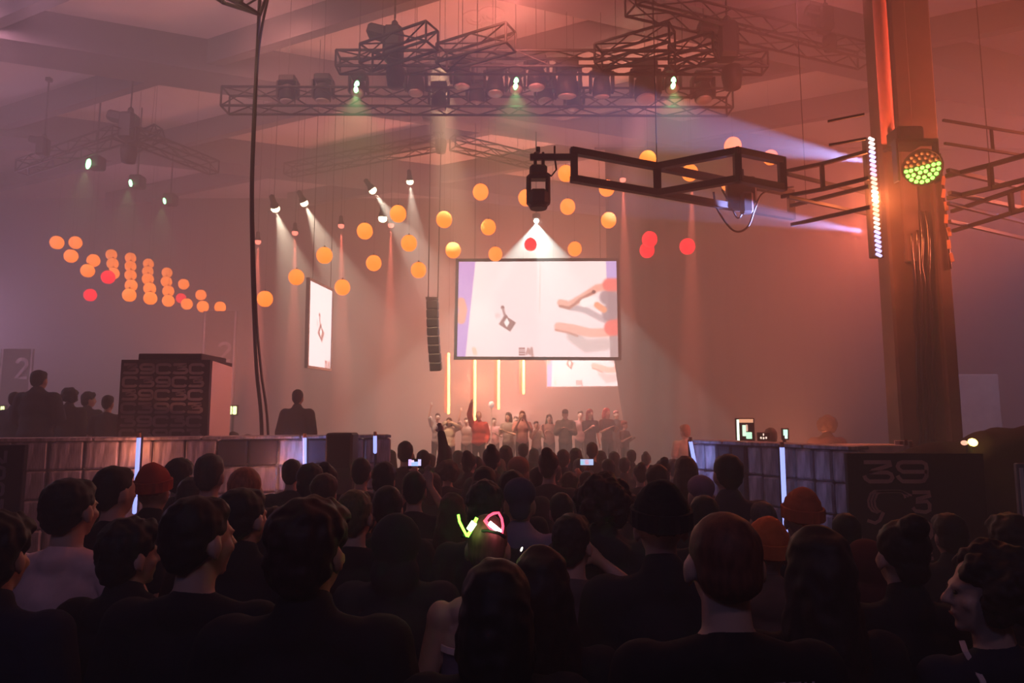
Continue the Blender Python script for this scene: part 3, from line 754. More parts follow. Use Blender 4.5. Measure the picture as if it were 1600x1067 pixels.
# ------------------------------------------------------------------ screens
def sm(a, b, x): t = min(max((x - a) / (b - a), 0), 1); return t * t * (3 - 2 * t)
def segd(x, y, ax, ay, bx, by):
    dx, dy = bx - ax, by - ay; t = min(max(((x - ax) * dx + (y - ay) * dy) / (dx * dx + dy * dy), 0), 1)
    return math.hypot(x - ax - t * dx, y - ay - t * dy)
def poly_d(x, y, pts): return min(segd(x, y, *pts[i], *pts[i + 1]) for i in range(len(pts) - 1))
def picture(u, v):
    """hands working on a sheet of paper; u right, v down, 0..1"""
    x = 85 + 1425 * u; y = 110 + 845 * v
    c = [255, 229 - 10 * v, 224 - 6 * v]
    def over(col, a):
        for i in range(3): c[i] += (col[i] - c[i]) * a
    over((246, 200, 190), .6 * (1 - sm(3, 9, abs(x - 822 + y * .01))) * (1 - sm(500, 620, y)))
    l = 235 - 75 * (y - 110) / 845
    over((196, 152, 208), 1 - sm(l - 5, l + 5, x))
    rr = 1415 + 25 * (y - 110) / 845
    over((190, 165, 215) if y < 290 else (178, 150, 148), sm(rr - 5, rr + 5, x))
    over((238, 158, 138), 1 - sm(32, 46, poly_d(x, y, [(110, 470), (130, 540), (115, 630)])))
    # shadows and hands from the right
    over((205, 178, 172), .75 * (1 - sm(35, 75, poly_d(x, y, [(1110, 770), (1230, 860), (1400, 840)]))))
    over((190, 165, 165), .9 * (1 - sm(14, 40, poly_d(x, y, [(1090, 520), (1220, 540), (1350, 610), (1420, 640)]))))
    over((160, 135, 138), .9 * (1 - sm(50, 85, poly_d(x, y, [(1420, 430), (1490, 470), (1440, 580)]))))
    over((240, 170, 150), 1 - sm(22, 44, poly_d(x, y, [(1005, 480), (1080, 500), (1190, 440), (1330, 350), (1500, 320)])))
    over((170, 110, 95), .8 * (1 - sm(6, 20, poly_d(x, y, [(1000, 510), (1080, 528), (1180, 450), (1300, 385)]))))
    over((120, 80, 75), 1 - sm(12, 22, math.hypot(x - 1302, y - 383)))
    over((255, 236, 230), 1 - sm(30, 46, poly_d(x, y, [(1215, 480), (1290, 455)])))
    over((240, 160, 125), 1 - sm(20, 36, poly_d(x, y, [(1330, 500), (1390, 540)])))
    over((246, 178, 160), 1 - sm(28, 50, poly_d(x, y, [(985, 690), (1100, 705), (1260, 745), (1420, 740), (1520, 690)])))
    over((190, 125, 108), .6 * (1 - sm(5, 18, poly_d(x, y, [(960, 720), (1060, 740), (1150, 770)]))))
    over((238, 118, 108), 1 - sm(40, 75, poly_d(x, y, [(1440, 320), (1520, 320)])) if y < 420 else 0)
    over((238, 118, 108), 1 - sm(55, 85, poly_d(x, y, [(1460, 700), (1540, 690)])))
    # drawing on the paper
    over((150, 108, 102), 1 - sm(12, 20, math.hypot(x - 485, y - 520)))
    over((190, 150, 145), 1 - sm(6, 16, poly_d(x, y, [(490, 535), (500, 580), (520, 605)])))
    dx, dy = x - 528, y - 662; a = abs(dx * .84 + dy * .54) / 62; b = abs(-dx * .54 + dy * .84) / 48
    over((160, 118, 112), 1 - sm(.9, 1.08, max(a, b)))
    over((255, 238, 232), 1 - sm(.85, 1.15, abs(dx + 5) / 24 + abs(dy + 8) / 42))
    over((150, 110, 105), 1 - sm(10, 18, math.hypot(x - 517, y - 603)))
    over((225, 185, 180), .5 * (1 - sm(14, 34, math.hypot(x - 440, y - 592))))
    if 632 < x < 690 and 876 < y < 942: over((150, 100, 95), .75 if (y - 876) % 18 < 11 else .25)
    over((180, 130, 122), .8 * (1 - sm(6, 16, poly_d(x, y, [(700, 930), (715, 885), (730, 930), (745, 880), (752, 950)]))))
    over((240, 190, 160), .7 * (1 - sm(12, 26, poly_d(x, y, [(235, 890), (245, 925)]))))
    return c
def video_material(gain):
    m = bpy.data.materials.new('video_picture'); m.use_nodes = True; nt = m.node_tree; b = nt.nodes['Principled BSDF']
    at_ = nt.nodes.new('ShaderNodeAttribute'); at_.attribute_name = 'picture'
    b.inputs['Base Color'].default_value = (.03, .03, .03, 1); b.inputs['Roughness'].default_value = .6
    nt.links.new(at_.outputs['Color'], b.inputs['Emission Color']); b.inputs['Emission Strength'].default_value = gain
    return m
M['video'] = video_material(2.8); M['video_far'] = video_material(3.4)
def video_panel(quad, nu, nv, win, parent, name='picture', m='video'):
    q = [Vector(p) for p in quad]; mb = MB(); vs = []; fs = []; cols = []
    for j in range(nv + 1):
        for i in range(nu + 1):
            u, v = i / nu, j / nv
            vs.append((q[0].lerp(q[1], u)).lerp(q[3].lerp(q[2], u), v))
            cols.append((*lin(picture(win[0] + (win[2] - win[0]) * u, win[1] + (win[3] - win[1]) * v)), 1))
    for j in range(nv):
        for i in range(nu):
            a = j * (nu + 1) + i; fs.append((a, a + nu + 1, a + nu + 2, a + 1))
    mb.add(vs, fs); o = mb.build(name, m, parent)
    ca = o.data.color_attributes.new('picture', 'FLOAT_COLOR', 'POINT')
    ca.data.foreach_set('color', [x for c in cols for x in c])
    return o
def frame_bars(q, wd, dp, parent, m='black', name='frame_bar'):
    """four mitred bars around a quad (corners clockwise from top left)"""
    q = [Vector(p) for p in q]; c = sum(q, Vector()) / 4; nrm = (q[1] - q[0]).cross(q[3] - q[0]).normalized()
    out = [p + ((q[i] - q[i - 1]).normalized() + (q[i] - q[(i + 1) % 4]).normalized()) * wd for i, p in enumerate(q)]
    for i in range(4):
        j = (i + 1) % 4
        mb = MB(); f = -nrm * .02
        if f.y > 0: f = -f
        mb.add([q[i] + f, q[j] + f, out[j] + f, out[i] + f, q[i] - f.normalized() * dp, q[j] - f.normalized() * dp, out[j] - f.normalized() * dp, out[i] - f.normalized() * dp],
               [(0, 1, 2, 3), (7, 6, 5, 4), (0, 4, 5, 1), (1, 5, 6, 2), (2, 6, 7, 3), (3, 7, 4, 0)])
        mb.build(name, m, parent)
def screen(quad, win, nu, nv, wd, label, m='black', group=None, wires=True):
    q = [Vector(p) for p in quad]
    T = thing('projection_screen', label, 'screen', (q[0] + q[1] + q[2] + q[3]) / 4 - Vector((0, 0, (q[0] - q[3]).length / 2)), group)
    video_panel(q, nu, nv, win, T, m='video_far' if q[0].y > 20 else 'video')
    back = [p + Vector((0, .03, 0)) for p in q]
    MB().slab([back[1], back[0], back[3], back[2]], -.05).build('backing', 'black', T)
    frame_bars(q, wd, .06, T, m)
    if wires:
        for p in (q[0].lerp(q[1], .1), q[0].lerp(q[1], .9)): rod('hanging_wire', p + Vector((0, .03, 0)), (p.x, p.y + .03, ZC), .008, 'rubber', T)
    return T
YS = 18.
screen([at(717, 409, YS), at(963, 408, YS), at(966, 558, YS), at(714, 557, YS)], (0, 0, 1, 1), 200, 120, .085, 'big bright video screen showing hands on white paper, in a dark frame')
screen([at(484, 438, 15.0), at(519, 455, 16.4), at(516, 576, 16.4), at(481, 571, 15.0)], (.12, .2, .48, .98), 40, 90, .06, 'tall narrow angled screen showing part of the same picture', 'grey')
screen([at(855, 548, 22.0), at(962, 548, 22.0), at(966, 603, 22.0), at(855, 604, 22.0)], (.0, .45, .95, 1), 90, 50, .03, 'low wide screen partly hidden beneath the big one', 'grey')

# LED tubes on stage
M['tube'] = mat('amber_tube', (.9, .6, .3), .4, emit=9, ecol=(1, .55, .12))
M['tubehousing'] = mat('orange_halo_housing', (.6, .12, .04), .5)  # halo of the tubes put into the housing as orange colour
for px, y0, y1, lab in ((701, 553, 645, 'glowing amber tube left of the big screen, over the stage edge'), (742, 558, 655, 'brightest glowing amber tube, behind the singer in the red shirt'), (779, 558, 638, 'glowing amber tube beside the white ball on its pole'), (818, 558, 614, 'shortest glowing amber tube, under the middle of the big screen')):
    a = at(px, y0, 21.5); b = at(px, y1, 21.5)
    T = thing('light_tube', lab, 'light', b, 'amber tubes on the stage')
    MB().cap(b, a, .042, .042, n=10).build('diffuser', 'tube', T, True)
    MB().box(((a.x + b.x) / 2 - .06, a.y + .07, (a.z + b.z) / 2), (.16, .05, (a - b).length)).build('housing', 'tubehousing', T)
    rod('hanging_wire', a + Vector((0, .05, 0)), (a.x, a.y + .05, ZC), .006, 'rubber', T)
lamp('POINT', at(742, 600, 22.6), (1, .26, .12), 1100, .5, name='tube_wall_fill')  # added lamp behind the tubes, reddens the stage back wall

# line array
T = thing('line_array', 'hanging line of slim black loudspeakers beside the big screen', 'speaker', at(682, 580, 16))
for i in range(8):
    y0 = 470 + i * 13.6; bend = [0, 0, .3, .8, 1.6, 2.6, 3.8, 5.2][i]
    c = at(676 + bend, y0 + 7, 16.0); MB().bbox(c, (.27, .34, .20), .02, Matrix.Rotation(R(2 + i * 1.2), 3, 'X') @ Matrix.Rotation(R(-2.5), 3, 'Y')).build('speaker_cabinet', 'black', T)
t0 = at(675, 467, 16.0); MB().box(t0, (.28, .3, .05)).build('rigging_frame', 'black', T)
rod('hanging_wire', t0 + Vector((-.09, 0, 0)), (t0.x - .09, t0.y, ZC), .012, 'rubber', T); rod('hanging_wire', t0 + Vector((.14, 0, 0)), (t0.x + .19, t0.y, ZC), .012, 'rubber', T)

# ------------------------------------------------------------------ hanging cables, near left
def bez(pts, n=40):
    out = []; m = len(pts)
    for i in range(m - 1):
        p0 = pts[max(i - 1, 0)]; p1 = pts[i]; p2 = pts[i + 1]; p3 = pts[min(i + 2, m - 1)]
        for k in range(n // (m - 1)):
            t = k / (n // (m - 1))
            out.append(.5 * ((2 * p1) + (p2 - p0) * t + (2 * p0 - 5 * p1 + 4 * p2 - p3) * t * t + (3 * p1 - p0 - 3 * p2 + p3) * t ** 3))
    return out + [pts[-1]]
yc = 8.9
def tofloor(p): return Vector((p.x + .05, p.y, .02))
c1 = [at(407, -25, 8.3)] + [at(px, py, yc) for px, py in ((403, 60), (396, 200), (393, 300), (394, 400), (397, 500), (401, 580), (409, 680))]
c2 = [at(424, -25, 8.3)] + [at(px, py, yc) for px, py in ((405, 70), (398, 200), (395, 300), (397, 400), (401, 500), (408, 580), (419, 682))]
for c, r, lab in ((c1, .024, 'thicker of two black cables hanging from the ceiling truss'), (c2, .017, 'thinner of two black cables hanging from the ceiling truss')):
    o = MB().path(bez(c + [tofloor(c[-1])], 64), r, 8).build('hanging_cable', 'rubber', smooth=True); tag(o, lab, 'cable', 'cables dropping from the truss')

# ------------------------------------------------------------------ column with its fittings
YC = 9.2
cx0 = at(1409, 690, YC).x; cx1 = at(1502, 690, YC).x; cw = cx1 - cx0; cxm = (cx0 + cx1) / 2
col = struct('column', MB().bbox((cxm, YC + .17, ZC / 2), (cw, .34, ZC), .03), 'concrete')
MB().bbox((cx0 + .30, YC - .02, 7.6), (.22, .08, 6.8), .02).build('cable_duct', 'concrete', col)
MB().bbox((cx1 - .10, YC - .03, 2.7), (.18, .10, 5.4), .02).build('corner_profile', 'concrete', col)
# children of the setting must follow the column's origin
def under(o, parent): return o
M['redlit_pipe'] = mat('red_lit_steel', (.75, .25, .20), .6, var=.1)  # red light on the steel pipe is put into its colour
p0 = at(1388, 222, 8.9); p1 = at(1382, 60, 8.9)
o = MB().cap(p0, Vector((p1.x - .05, p1.y, ZC)), .085, .085, n=14, flat=True).build('duct_pipe', 'redlit_pipe', smooth=True); tag(o, 'thick steel pipe running up the face of the column, lit red', 'pipe')
# LED batten
a = at(1361, 214, 8.75); b = at(1373, 402, 8.75)
T = thing('led_batten', 'tall slim LED batten glowing white, orange and blue on the column', 'light', b)
d = (a - b); L = d.length; t = d / L
sx = Vector((1, 0, 0)); sx = (sx - t * sx.dot(t)).normalized(); sy = t.cross(sx)
rot = Matrix((sx, sy, t)).transposed()
BH = MB().bbox((a + b) / 2 + Vector((.0, .05, 0)), (.17, .09, L), .012, rot).build('housing', 'black', T)
BC = [((1, .8, .75), 3), ((.55, .5, 1), 4), ((.9, .5, .8), 3), ((1, .6, .45), 3), ((1, .85, .5), 20), ((1, .5, .3), 4), ((1, .75, .6), 3), ((.45, .45, 1), 3.5), ((.5, .5, 1), 3)]
MB().cap(a.lerp(b, .5) + Vector((.05, .08, 0)), Vector((cx0 + .02, YC + .1, a.lerp(b, .5).z)), .025, .025, n=8).build('bracket', 'black', T)
LM = [glow('batten_pixel', c, s) for c, s in BC]
for i in range(27):
    f = (i + .5) / 27; k = min(8, int(f * 9)); c = a.lerp(b, f)
    MB().bbox(c + Vector((0, -.005, 0)) , (.085, .03, L / 27 * .62), .008, rot @ Matrix.Rotation(.5, 3, 'Y')).build('led_pixel', LM[k], BH)
lamp('SPOT', at(1352, 252, 8.55), (.36, .42, 1), 7000, .03, at(1090, 205, 8.9), 18, .35, 'batten_beam')
lamp('SPOT', at(1352, 362, 8.55), (.36, .42, 1), 8000, .03, at(1150, 330, 8.9), 13, .35, 'batten_beam')
lamp('POINT', at(1372, 312, 8.40), (1, .20, .06), 135, .03, name='column_face_fill')  # added red-orange lamp that lights the column face
# green wash light on a bracket
p = at(1441, 262, 8.35)
T = thing('led_wash_light', 'round LED wash light with glowing green lenses strapped to the column', 'stage light', p)
aim = (Vector((0.6, 1.0, 2.6)) - p).normalized(); rot = Vector((0, 0, 1)).rotation_difference(aim).to_matrix()
WH = MB().lathe([(.10, -.34), (.18, -.30), (.225, -.12), (.235, .0), (.235, .05), (.215, .05), (.21, .02)], p, 26, rot).build('housing', 'black', T, True)
MB().lathe([(.212, .018), (0, .020)], p, 26, rot).build('face_plate', 'grey', T)
GL = glow('green_cell', (.18, 1, .08), 7); GD = mat('unlit_cell', (.35, .30, .22), .3)
k = 0
for rr, n in ((0, 1), (.062, 6), (.125, 12), (.18, 18)):
    for i in range(n):
        an = 2 * PI * i / n + rr * 9
        loc = rot @ Vector((rr * math.cos(an), rr * math.sin(an), .02)) + p
        lit = loc.z < p.z + .03
        MB().lathe([(.026, 0), (.024, .012), (.012, .02), (0, .022)], loc, 8, rot).build('lens_cell', GL if lit else GD, WH, True)
y = MB()
for s in (-1, 1): y.bbox(p + Vector((s * .265, .12, .12)), (.03, .12, .55), .01)
y.bbox(p + Vector((0, .14, .40)), (.56, .16, .05), .01); y.build('yoke', 'black', T)
MB().bbox(p + Vector((0, .32, .52)), (.36, .30, .26), .03).build('power_box', 'black', T)
MB().cap(p + Vector((0, .3, .5)), p + Vector((0, .80, .55)), .03, .03, n=8).build('bracket', 'black', T)
lamp('SPOT', p + aim * .12, (.25, 1, .12), 10, .1, p + aim * 3, 60, .6, 'wash_light_glow')
# cables and tie plates down the column
M['tie'] = mat('orange_tie_plate', (.70, .33, .16), .35, var=.2)
M['glossy'] = mat('glossy_cable_jacket', (.035, .02, .016), .18, var=.3)
for i, (px, y0, y1) in enumerate(((1424, 365, 760), (1432, 360, 700), (1438, 330, 760), (1447, 330, 740))):
    pts = [at(px + (y_ - y0) * .045 + random.uniform(-2.5, 2.5), y_, YC - .05) for y_ in range(y0, y1, 28)]
    pts.append(Vector((pts[-1].x, pts[-1].y, .02)))
    o = MB().path(bez(pts, 60), .02 + .004 * (i % 2), 8).build('column_cable', 'glossy', smooth=True); tag(o, 'glossy dark cable running down the face of the column', 'cable', 'cables down the column')
T = thing('tie_strip', 'strip of small orange tie plates down the right edge of the column', 'strip', at(1486, 420, YC - .12))
a = at(1468, 240, YC - .10); b = at(1486, 420, YC - .10)
MB().cap(b, a, .015, .015, n=8, flat=True).build('rope', 'glossy', T)
for i in range(8):
    c = at(1470 + i * 2.1, 262 + i * 20, YC - .14); MB().bbox(c + Vector((.02 * (i % 2), 0, 0)), (.055, .012, .13), .006, Matrix.Rotation(random.uniform(-.25, .25), 3, 'Y')).build('tie_plate', 'tie', T)

# lattice frame round the column: ladders of square tube
M['lattice'] = mat('black_square_tube', (.030, .022, .026), .5, .2, var=.2)
def ladder(nodes, h, label, r=.042):
    """nodes: plan points; two chords h apart and a post at each node"""
    nodes = [Vector(p) for p in nodes]
    T = thing('lattice_arm', label, 'truss', ctr(nodes[0], nodes[-1]) - Vector((0, 0, h / 2)), 'lattice frame arms round the column')
    def bar(nm, p, q):
        d = (q - p).normalized(); s = d.cross(Vector((0, 0, 1)))
        s = s.normalized() if s.length > .1 else Vector((1, 0, 0)); u = s.cross(d)
        mb = MB(); vs = [e + s * (i * r) + u * (j * r) for e in (p - d * r * .9, q + d * r * .9) for i, j in ((-1, -1), (1, -1), (1, 1), (-1, 1))]
        mb.add(vs, [(0, 1, 2, 3), (7, 6, 5, 4), (0, 4, 5, 1), (1, 5, 6, 2), (2, 6, 7, 3), (3, 7, 4, 0)]); mb.build(nm, 'lattice', T)
    up = Vector((0, 0, h / 2))
    for i in range(len(nodes) - 1):
        bar('chord', nodes[i] + up, nodes[i + 1] + up); bar('chord', nodes[i] - up, nodes[i + 1] - up)
    for i, p in enumerate(nodes):
        if r > .03 or 0 < i < len(nodes) - 1: bar('post', p - up, p + up)
    return T
ZL = 5.10
N0 = onz(897, 258, ZL); N1 = onz(1027, 281, ZL); N2 = onz(1152, 258, ZL); N3 = onz(1260, 322, ZL); Nc = onz(1372, 345, ZL)
ladder([N0, N1, onz(1140, 303, ZL), onz(1236, 320, ZL)], .35, 'long black lattice arm whose end carries the hanging moving head')
ladder([N1, N2, onz(1222, 272, ZL)], .35, 'short lattice arm rising to the peak by an orange lantern')
ladder([onz(1222, 288, ZL), onz(1285, 276, ZL), onz(1354, 258, ZL)], .33, 'red-lit lattice bay with a post left of the LED batten', .022)
ladder([onz(1232, 290, ZL - .1), onz(1356, 318, ZL - .1)], .30, 'red-lit lattice bay falling towards the LED batten', .020)
ladder([onz(1238, 336, ZL - .35), onz(1356, 308, ZL - .35)], .26, 'red-lit lattice bay reaching down left from the batten', .022)
ladder([onz(1296, 208, ZL + .4), onz(1350, 198, ZL + .4)], .30, 'faint lattice bay above the upper blue beam', .014)
ladder([onz(1482, 292, ZL), onz(1548, 276, ZL), onz(1660, 246, ZL)], .30, 'orange-lit lattice arm rising right of the column', .026)
ladder([onz(1484, 284, ZL), onz(1600, 310, ZL), onz(1680, 328, ZL)], .30, 'orange-lit lattice arm falling right of the column', .024)
ladder([onz(1490, 345, ZL - .3), onz(1580, 316, ZL - .3), onz(1650, 294, ZL - .3)], .28, 'lower orange-lit lattice arm crossing right of the column', .024)
ladder([onz(1476, 206, ZL + .5), onz(1550, 218, ZL + .5), onz(1640, 232, ZL + .5)], .30, 'upper faint lattice arm right of the column', .014)
ladder([onz(1484, 332, ZL - .3), onz(1650, 372, ZL - .3)], .25, 'lowest faint lattice arm right of the column', .022)
for px in (1027, 1260, 1560):                     # drop wires
    q = onz(px, 281 if px < 1100 else 320, ZL + .17) if px < 1500 else onz(1548, 282, ZL + .17)
    o = MB().cap(q, (q.x, q.y, ZC), .006, .006, n=6, flat=True).build('support_wire', 'rubber'); tag(o, 'thin steel wire from the ceiling to the lattice frame', 'wire', 'lattice support wires')
# stub pipe and hanging moving head
s0 = N0 + Vector((0, 0, .10)); s1 = Vector((at(828, 249, N0.y).x, N0.y, s0.z))
o = MB().bbox((s0 + s1) / 2, ((s0 - s1).length, .07, .075), .01).build('stub_pipe', 'lattice'); tag(o, 'short black pipe sticking out from the lattice arm', 'pipe')
p = at(841, 290, N0.y); sc_ = 1.
T = thing('hanging_moving_light', 'black moving head light hanging from the tip of the lattice arm', 'stage light', p)
zt = s1.z
MB().bbox((p.x, p.y, p.z + .17), (.21, .22, .13), .03).build('base', 'black', T)
cl = MB()
for dx in (-.035, .06): cl.cap((p.x + dx, p.y, p.z + .22), (p.x + dx, p.y, zt + .05), .022, .018, n=8)
cl.bbox((p.x + .0, p.y, zt + .09), (.05, .09, .06), .01); cl.build('clamp', 'black', T)
y = MB()
for s in (-1, 1): y.bbox((p.x + s * .115, p.y, p.z - .06), (.055, .15, .36), .03)
y.bbox((p.x, p.y, p.z + .10), (.25, .16, .06), .02); y.build('yoke', 'black', T)
h = MB(); h.bbox((p.x, p.y, p.z - .17), (.24, .24, .22), .05); h.lathe([(.09, .05), (.11, 0), (.10, -.02)], (p.x, p.y, p.z - .27), 16); h.build('head', 'black', T)
h2 = MB(); h2.path([(p.x + .04, p.y, p.z + .2), (p.x + .16, p.y, p.z + .12), (p.x + .22, p.y, p.z + .20), (p.x + .20, p.y, zt), (p.x + .20, p.y, zt + .14)], .012, 6); h2.build('safety_cable', 'rubber', T)
# looped cables at the knee of the lattice
pts = [at(px, py, 8.9) for px, py in ((1115, 300), (1120, 325), (1140, 355), (1155, 362), (1170, 352), (1180, 325), (1195, 300), (1240, 292))]
o = MB().path(bez(pts, 50), .014, 8).build('cable_loop', 'rubber', smooth=True); tag(o, 'larger loop of slack cable drooping from the lattice frame', 'cable', 'slack loops')
pts = [at(px, py, 8.9) for px, py in ((1128, 296), (1140, 318), (1152, 340), (1160, 330), (1158, 300), (1165, 285))]
o = MB().path(bez(pts, 50), .012, 8).build('cable_loop', 'rubber', smooth=True); tag(o, 'smaller loop of slack cable inside the drooping one', 'cable', 'slack loops')
q = at(1158, 300, 9.0); T = thing('junction_box', 'dark box clamped under the lattice frame above the cable loops', 'box', q)
MB().bbox(q, (.36, .25, .38), .03).build('case', 'lattice', T); MB().bbox(q + Vector((0, 0, .22)), (.08, .08, .2), .01).build('clamp', 'lattice', T)
MB().bbox(q + Vector((.02, -.13, -.2)), (.16, .14, .3), .03).build('connector', 'lattice', T)

# ------------------------------------------------------------------ booth walls of wrapped crates
_cr = {}
def crate_mesh(sz, m):
    k = (tuple(round(x, 3) for x in sz), m)
    if k not in _cr:
        mb = MB(); mb.bbox((0, 0, 0), sz, .018); me = mb.mesh('wrapped_crate'); me.materials.append(M[m]); _cr[k] = me
    return _cr[k]
def crate_wall(a, b, top, cols, rows, label, dark=()):
    a = Vector((a.x, a.y, 0)); b = Vector((b.x, b.y, 0)); d = b - a; L = d.length; t = d / L; ang = math.atan2(d.y, d.x)
    T = thing('crate_wall', label, 'wall', (a + b) / 2, 'booth walls of wrapped crates')
    cwid = L / cols; chh = top / rows; rnd = random.Random(5)
    back = Vector((-t.y, t.x, 0))
    if back.y < 0: back = -back
    for i in range(cols):
        for j in range(rows):
            m = 'cratedark' if (i, j) in dark else 'crate'
            o = bpy.data.objects.new('wrapped_crate', crate_mesh((cwid - .012, .28, chh - .012), m)); COL.objects.link(o); o.parent = T
            o.location = a + t * (cwid * (i + .5)) + back * (.14 + rnd.uniform(-.012, .012)) + Vector((0, 0, chh * (j + .5))) - (a + b) / 2
            o.rotation_euler = (0, 0, ang + rnd.uniform(-.02, .02))
    cp = MB(); rot = Matrix.Rotation(ang, 3, 'Z')
    n = 4
    for i in range(n):
        c = a + t * (L * (i + .5) / n) + back * .14 + Vector((0, 0, top + .02)); MB().bbox(c, (L / n - .02, .32, .035), .006, rot).build('top_board', 'crate', T)
    return T
ztop = 1.82
la = onz(-40, 691, ztop); lb = onz(612, 684, ztop)
crate_wall(la, lb, ztop, 13, 6, 'long booth wall of foil-wrapped crates below the striped tower', dark=[(10, j) for j in range(6)] + [(7, 5), (8, 5)])
ztr = 1.78
ra = onz(1078, 692, ztr); rb = onz(1330, 704, ztr)
crate_wall(ra, rb, ztr, 10, 6, 'booth wall of foil-wrapped crates running up to the black sign', dark=[(2, 5), (2, 4), (3, 5), (3, 4)])
def cool_tube(px, y0, py1, yd, label, lean=0, length=None):
    a = at(px, y0, yd); b = at(px + lean, py1, yd)
    T = thing('cool_light_tube', label, 'light', (b.x, b.y, 0), 'cool blue white tubes on the booths')
    MB().cap(b, a, .021, .021, n=10).build('diffuser', 'cooltube', T, True)
    MB().cap((b.x, b.y + .05, 0.0), a + Vector((0, .05, .02)), .018, .018, n=8, flat=True).build('pole', 'black', T)
    MB().cap(a, a + Vector((0, 0, .05)), .022, .018, n=8, flat=True).build('end_cap', 'tie', T)
M['cooltube'] = mat('cool_white_tube', (.6, .6, .8), .4, emit=2.0, ecol=(.33, .40, 1.))
cool_tube(217, 684, 800, 7.1, 'bluish light tube standing beside the orange-beanie head below the tower', -7)
cool_tube(476, 684, 748, 7.65, 'bluish light tube in front of the blue-lit crate under the lone figure', 0)
cool_tube(586, 681, 706, 7.9, 'short bluish light tube at the far end of the long booth wall', 0)
cool_tube(1079, 690, 722, 7.4, 'bluish light tube at the far end of the booth by the light-shirted person', 6)
cool_tube(1222, 699, 846, 6.3, 'long bluish light tube behind the tall orange beanie', 6)
# added hidden lamps: blue spill from the tubes, amber fill on the crates
for px, py, yd, e in ((476, 712, 7.72, 5), (1080, 715, 7.46, 5), (1223, 735, 6.36, .3), (217, 720, 7.16, .5)):
    lamp('POINT', at(px, py, yd), (.33, .42, 1), e, .015, name='tube_spill')
for px, py, yd, e in ((210, 705, 7.18, 7.0), (428, 722, 7.45, 8)):
    lamp('POINT', at(px, py, yd), (1, .28, .12), e, .015, name='amber_crate_fill')

# dark navy cube on the wall line with a small paper lamp
q = at(534, 716, 7.6); T = thing('speaker_box', 'dark square loudspeaker box standing at the end of the long booth wall', 'speaker', (q.x, q.y, 0))
MB().bbox((q.x, q.y, .95), (.30, .30, 1.9), .02).build('cabinet', 'cratedark', T); MB().bbox((q.x, q.y - .155, 1.7), (.26, .012, .34), .004).build('grille', 'black', T)

# striped logo tower
yt = 8.0; f0 = at(182, 685, yt); f1 = at(323, 683, yt); top_z = at(190, 562, yt).z
T = thing('logo_tower', 'dark cube tower printed with rows of 39C3, one side lit pink', 'display', ((f0.x + f1.x) / 2, yt + .5, 0))
x0, x1 = f0.x, f1.x; dep = .58; xo = at(355, 640, yt + dep).x - at(323, 640, yt).x
quad = [Vector((x0, yt, 0)), Vector((x1, yt, 0)), Vector((x1 + .02, yt + dep, 0)), Vector((x0 + .0, yt + dep, 0))]
up = Vector((0, 0, top_z))
MB().add(quad + [p + up for p in quad], [(0, 1, 5, 4), (1, 2, 6, 5), (2, 3, 7, 6), (3, 0, 4, 7), (4, 5, 6, 7), (3, 2, 1, 0)]).build('body', 'tower', T)
sd = [quad[1] + Vector((.012, .03, .05)), quad[2] + Vector((.012, -.02, .05))]
MB().add([sd[0], sd[1], sd[1] + up - Vector((0, 0, .1)), sd[0] + up - Vector((0, 0, .06)), sd[0] - Vector((.03, 0, 0)), sd[1] - Vector((.03, 0, 0)), sd[1] + up - Vector((.03, 0, .1)), sd[0] + up - Vector((.03, 0, .06))],
         [(0, 1, 2, 3), (7, 6, 5, 4), (0, 4, 5, 1), (1, 5, 6, 2), (2, 6, 7, 3), (3, 7, 4, 0)]).build('side_board', 'towerside', T)
MB().bbox(((x0 + x1) / 2 + .02, yt + .4, top_z + .04), ((x1 - x0) * .72, .7, .08), .01).build('top_lid', 'tower', T)
wt = x1 - x0; rowh = (top_z - f0.z) / 6.0
for r_ in range(8):
    zb = top_z - .03 - rowh * (r_ + 1) + rowh * .12
    if zb < .1: break
    mb = MB(); cwid = wt * .125 if r_ % 2 == 0 else wt * .13
    letters(mb, '39C3C' if r_ % 2 == 0 else 'C39C3', (x0 + wt * .035, yt - .003, zb), (1, 0, 0), (0, 0, 1), wt * .155, rowh * .74, wt * .030, rowh * .21, .004)
    for i, v_ in enumerate(mb.v): v_.y = min(v_.y, yt - .001) if v_.y < yt else v_.y
    mb.build('lettering', 'towerprint', T)
lamp('SPOT', (x1 + 3.0, yt + 1.2, 4.2), (1, .30, .26), 420, .15, (x1, yt + .45, 2.2), 40, .6, 'tower_side_light')

# black sign with the event lettering, dark covered rack beside it
M['signtxt'] = M['signprint']
ys = 5.6
s0 = at(1325, 708, ys); s1 = at(1452, 706, ys)
T = thing('event_sign', 'black board with tan 39C3 lettering ending the booth wall', 'sign', ((s0.x + s1.x) / 2, ys, 0))
MB().bbox(((s0.x + s1.x) / 2 + .22, ys + .03, s0.z / 2), ((s1.x - s0.x) + .46, .05, s0.z), .006).build('board', 'sign', T)
def L_at(px, py): return at(px, py, ys) + Vector((0, -.006 , 0))
def sign_strokes(mb, pts, sw): ribbon(mb, [Vector((at(a, b, ys).x, ys - .002, at(a, b, ys).z)) for a, b in pts], Vector((0, -1, 0)), sw * ys / F, .005)
mb = MB(); S = 6.0
sign_strokes(mb, [(1349, 722), (1391, 722), (1392, 726), (1362, 736), (1358, 738), (1386, 738)] + [(1392, 741), (1394, 746), (1391, 751), (1386, 752)] + [(1358, 752), (1352, 748), (1350, 743)], S); mb.build('lettering', 'signprint', T)
mb = MB()
sign_strokes(mb, [(1448, 737), (1410, 737), (1404, 733), (1402, 729), (1404, 724), (1410, 722), (1440, 722), (1446, 725), (1447, 730), (1447, 744), (1443, 751), (1437, 752), (1410, 752), (1404, 747), (1402, 743)], S); mb.build('lettering', 'signprint', T)
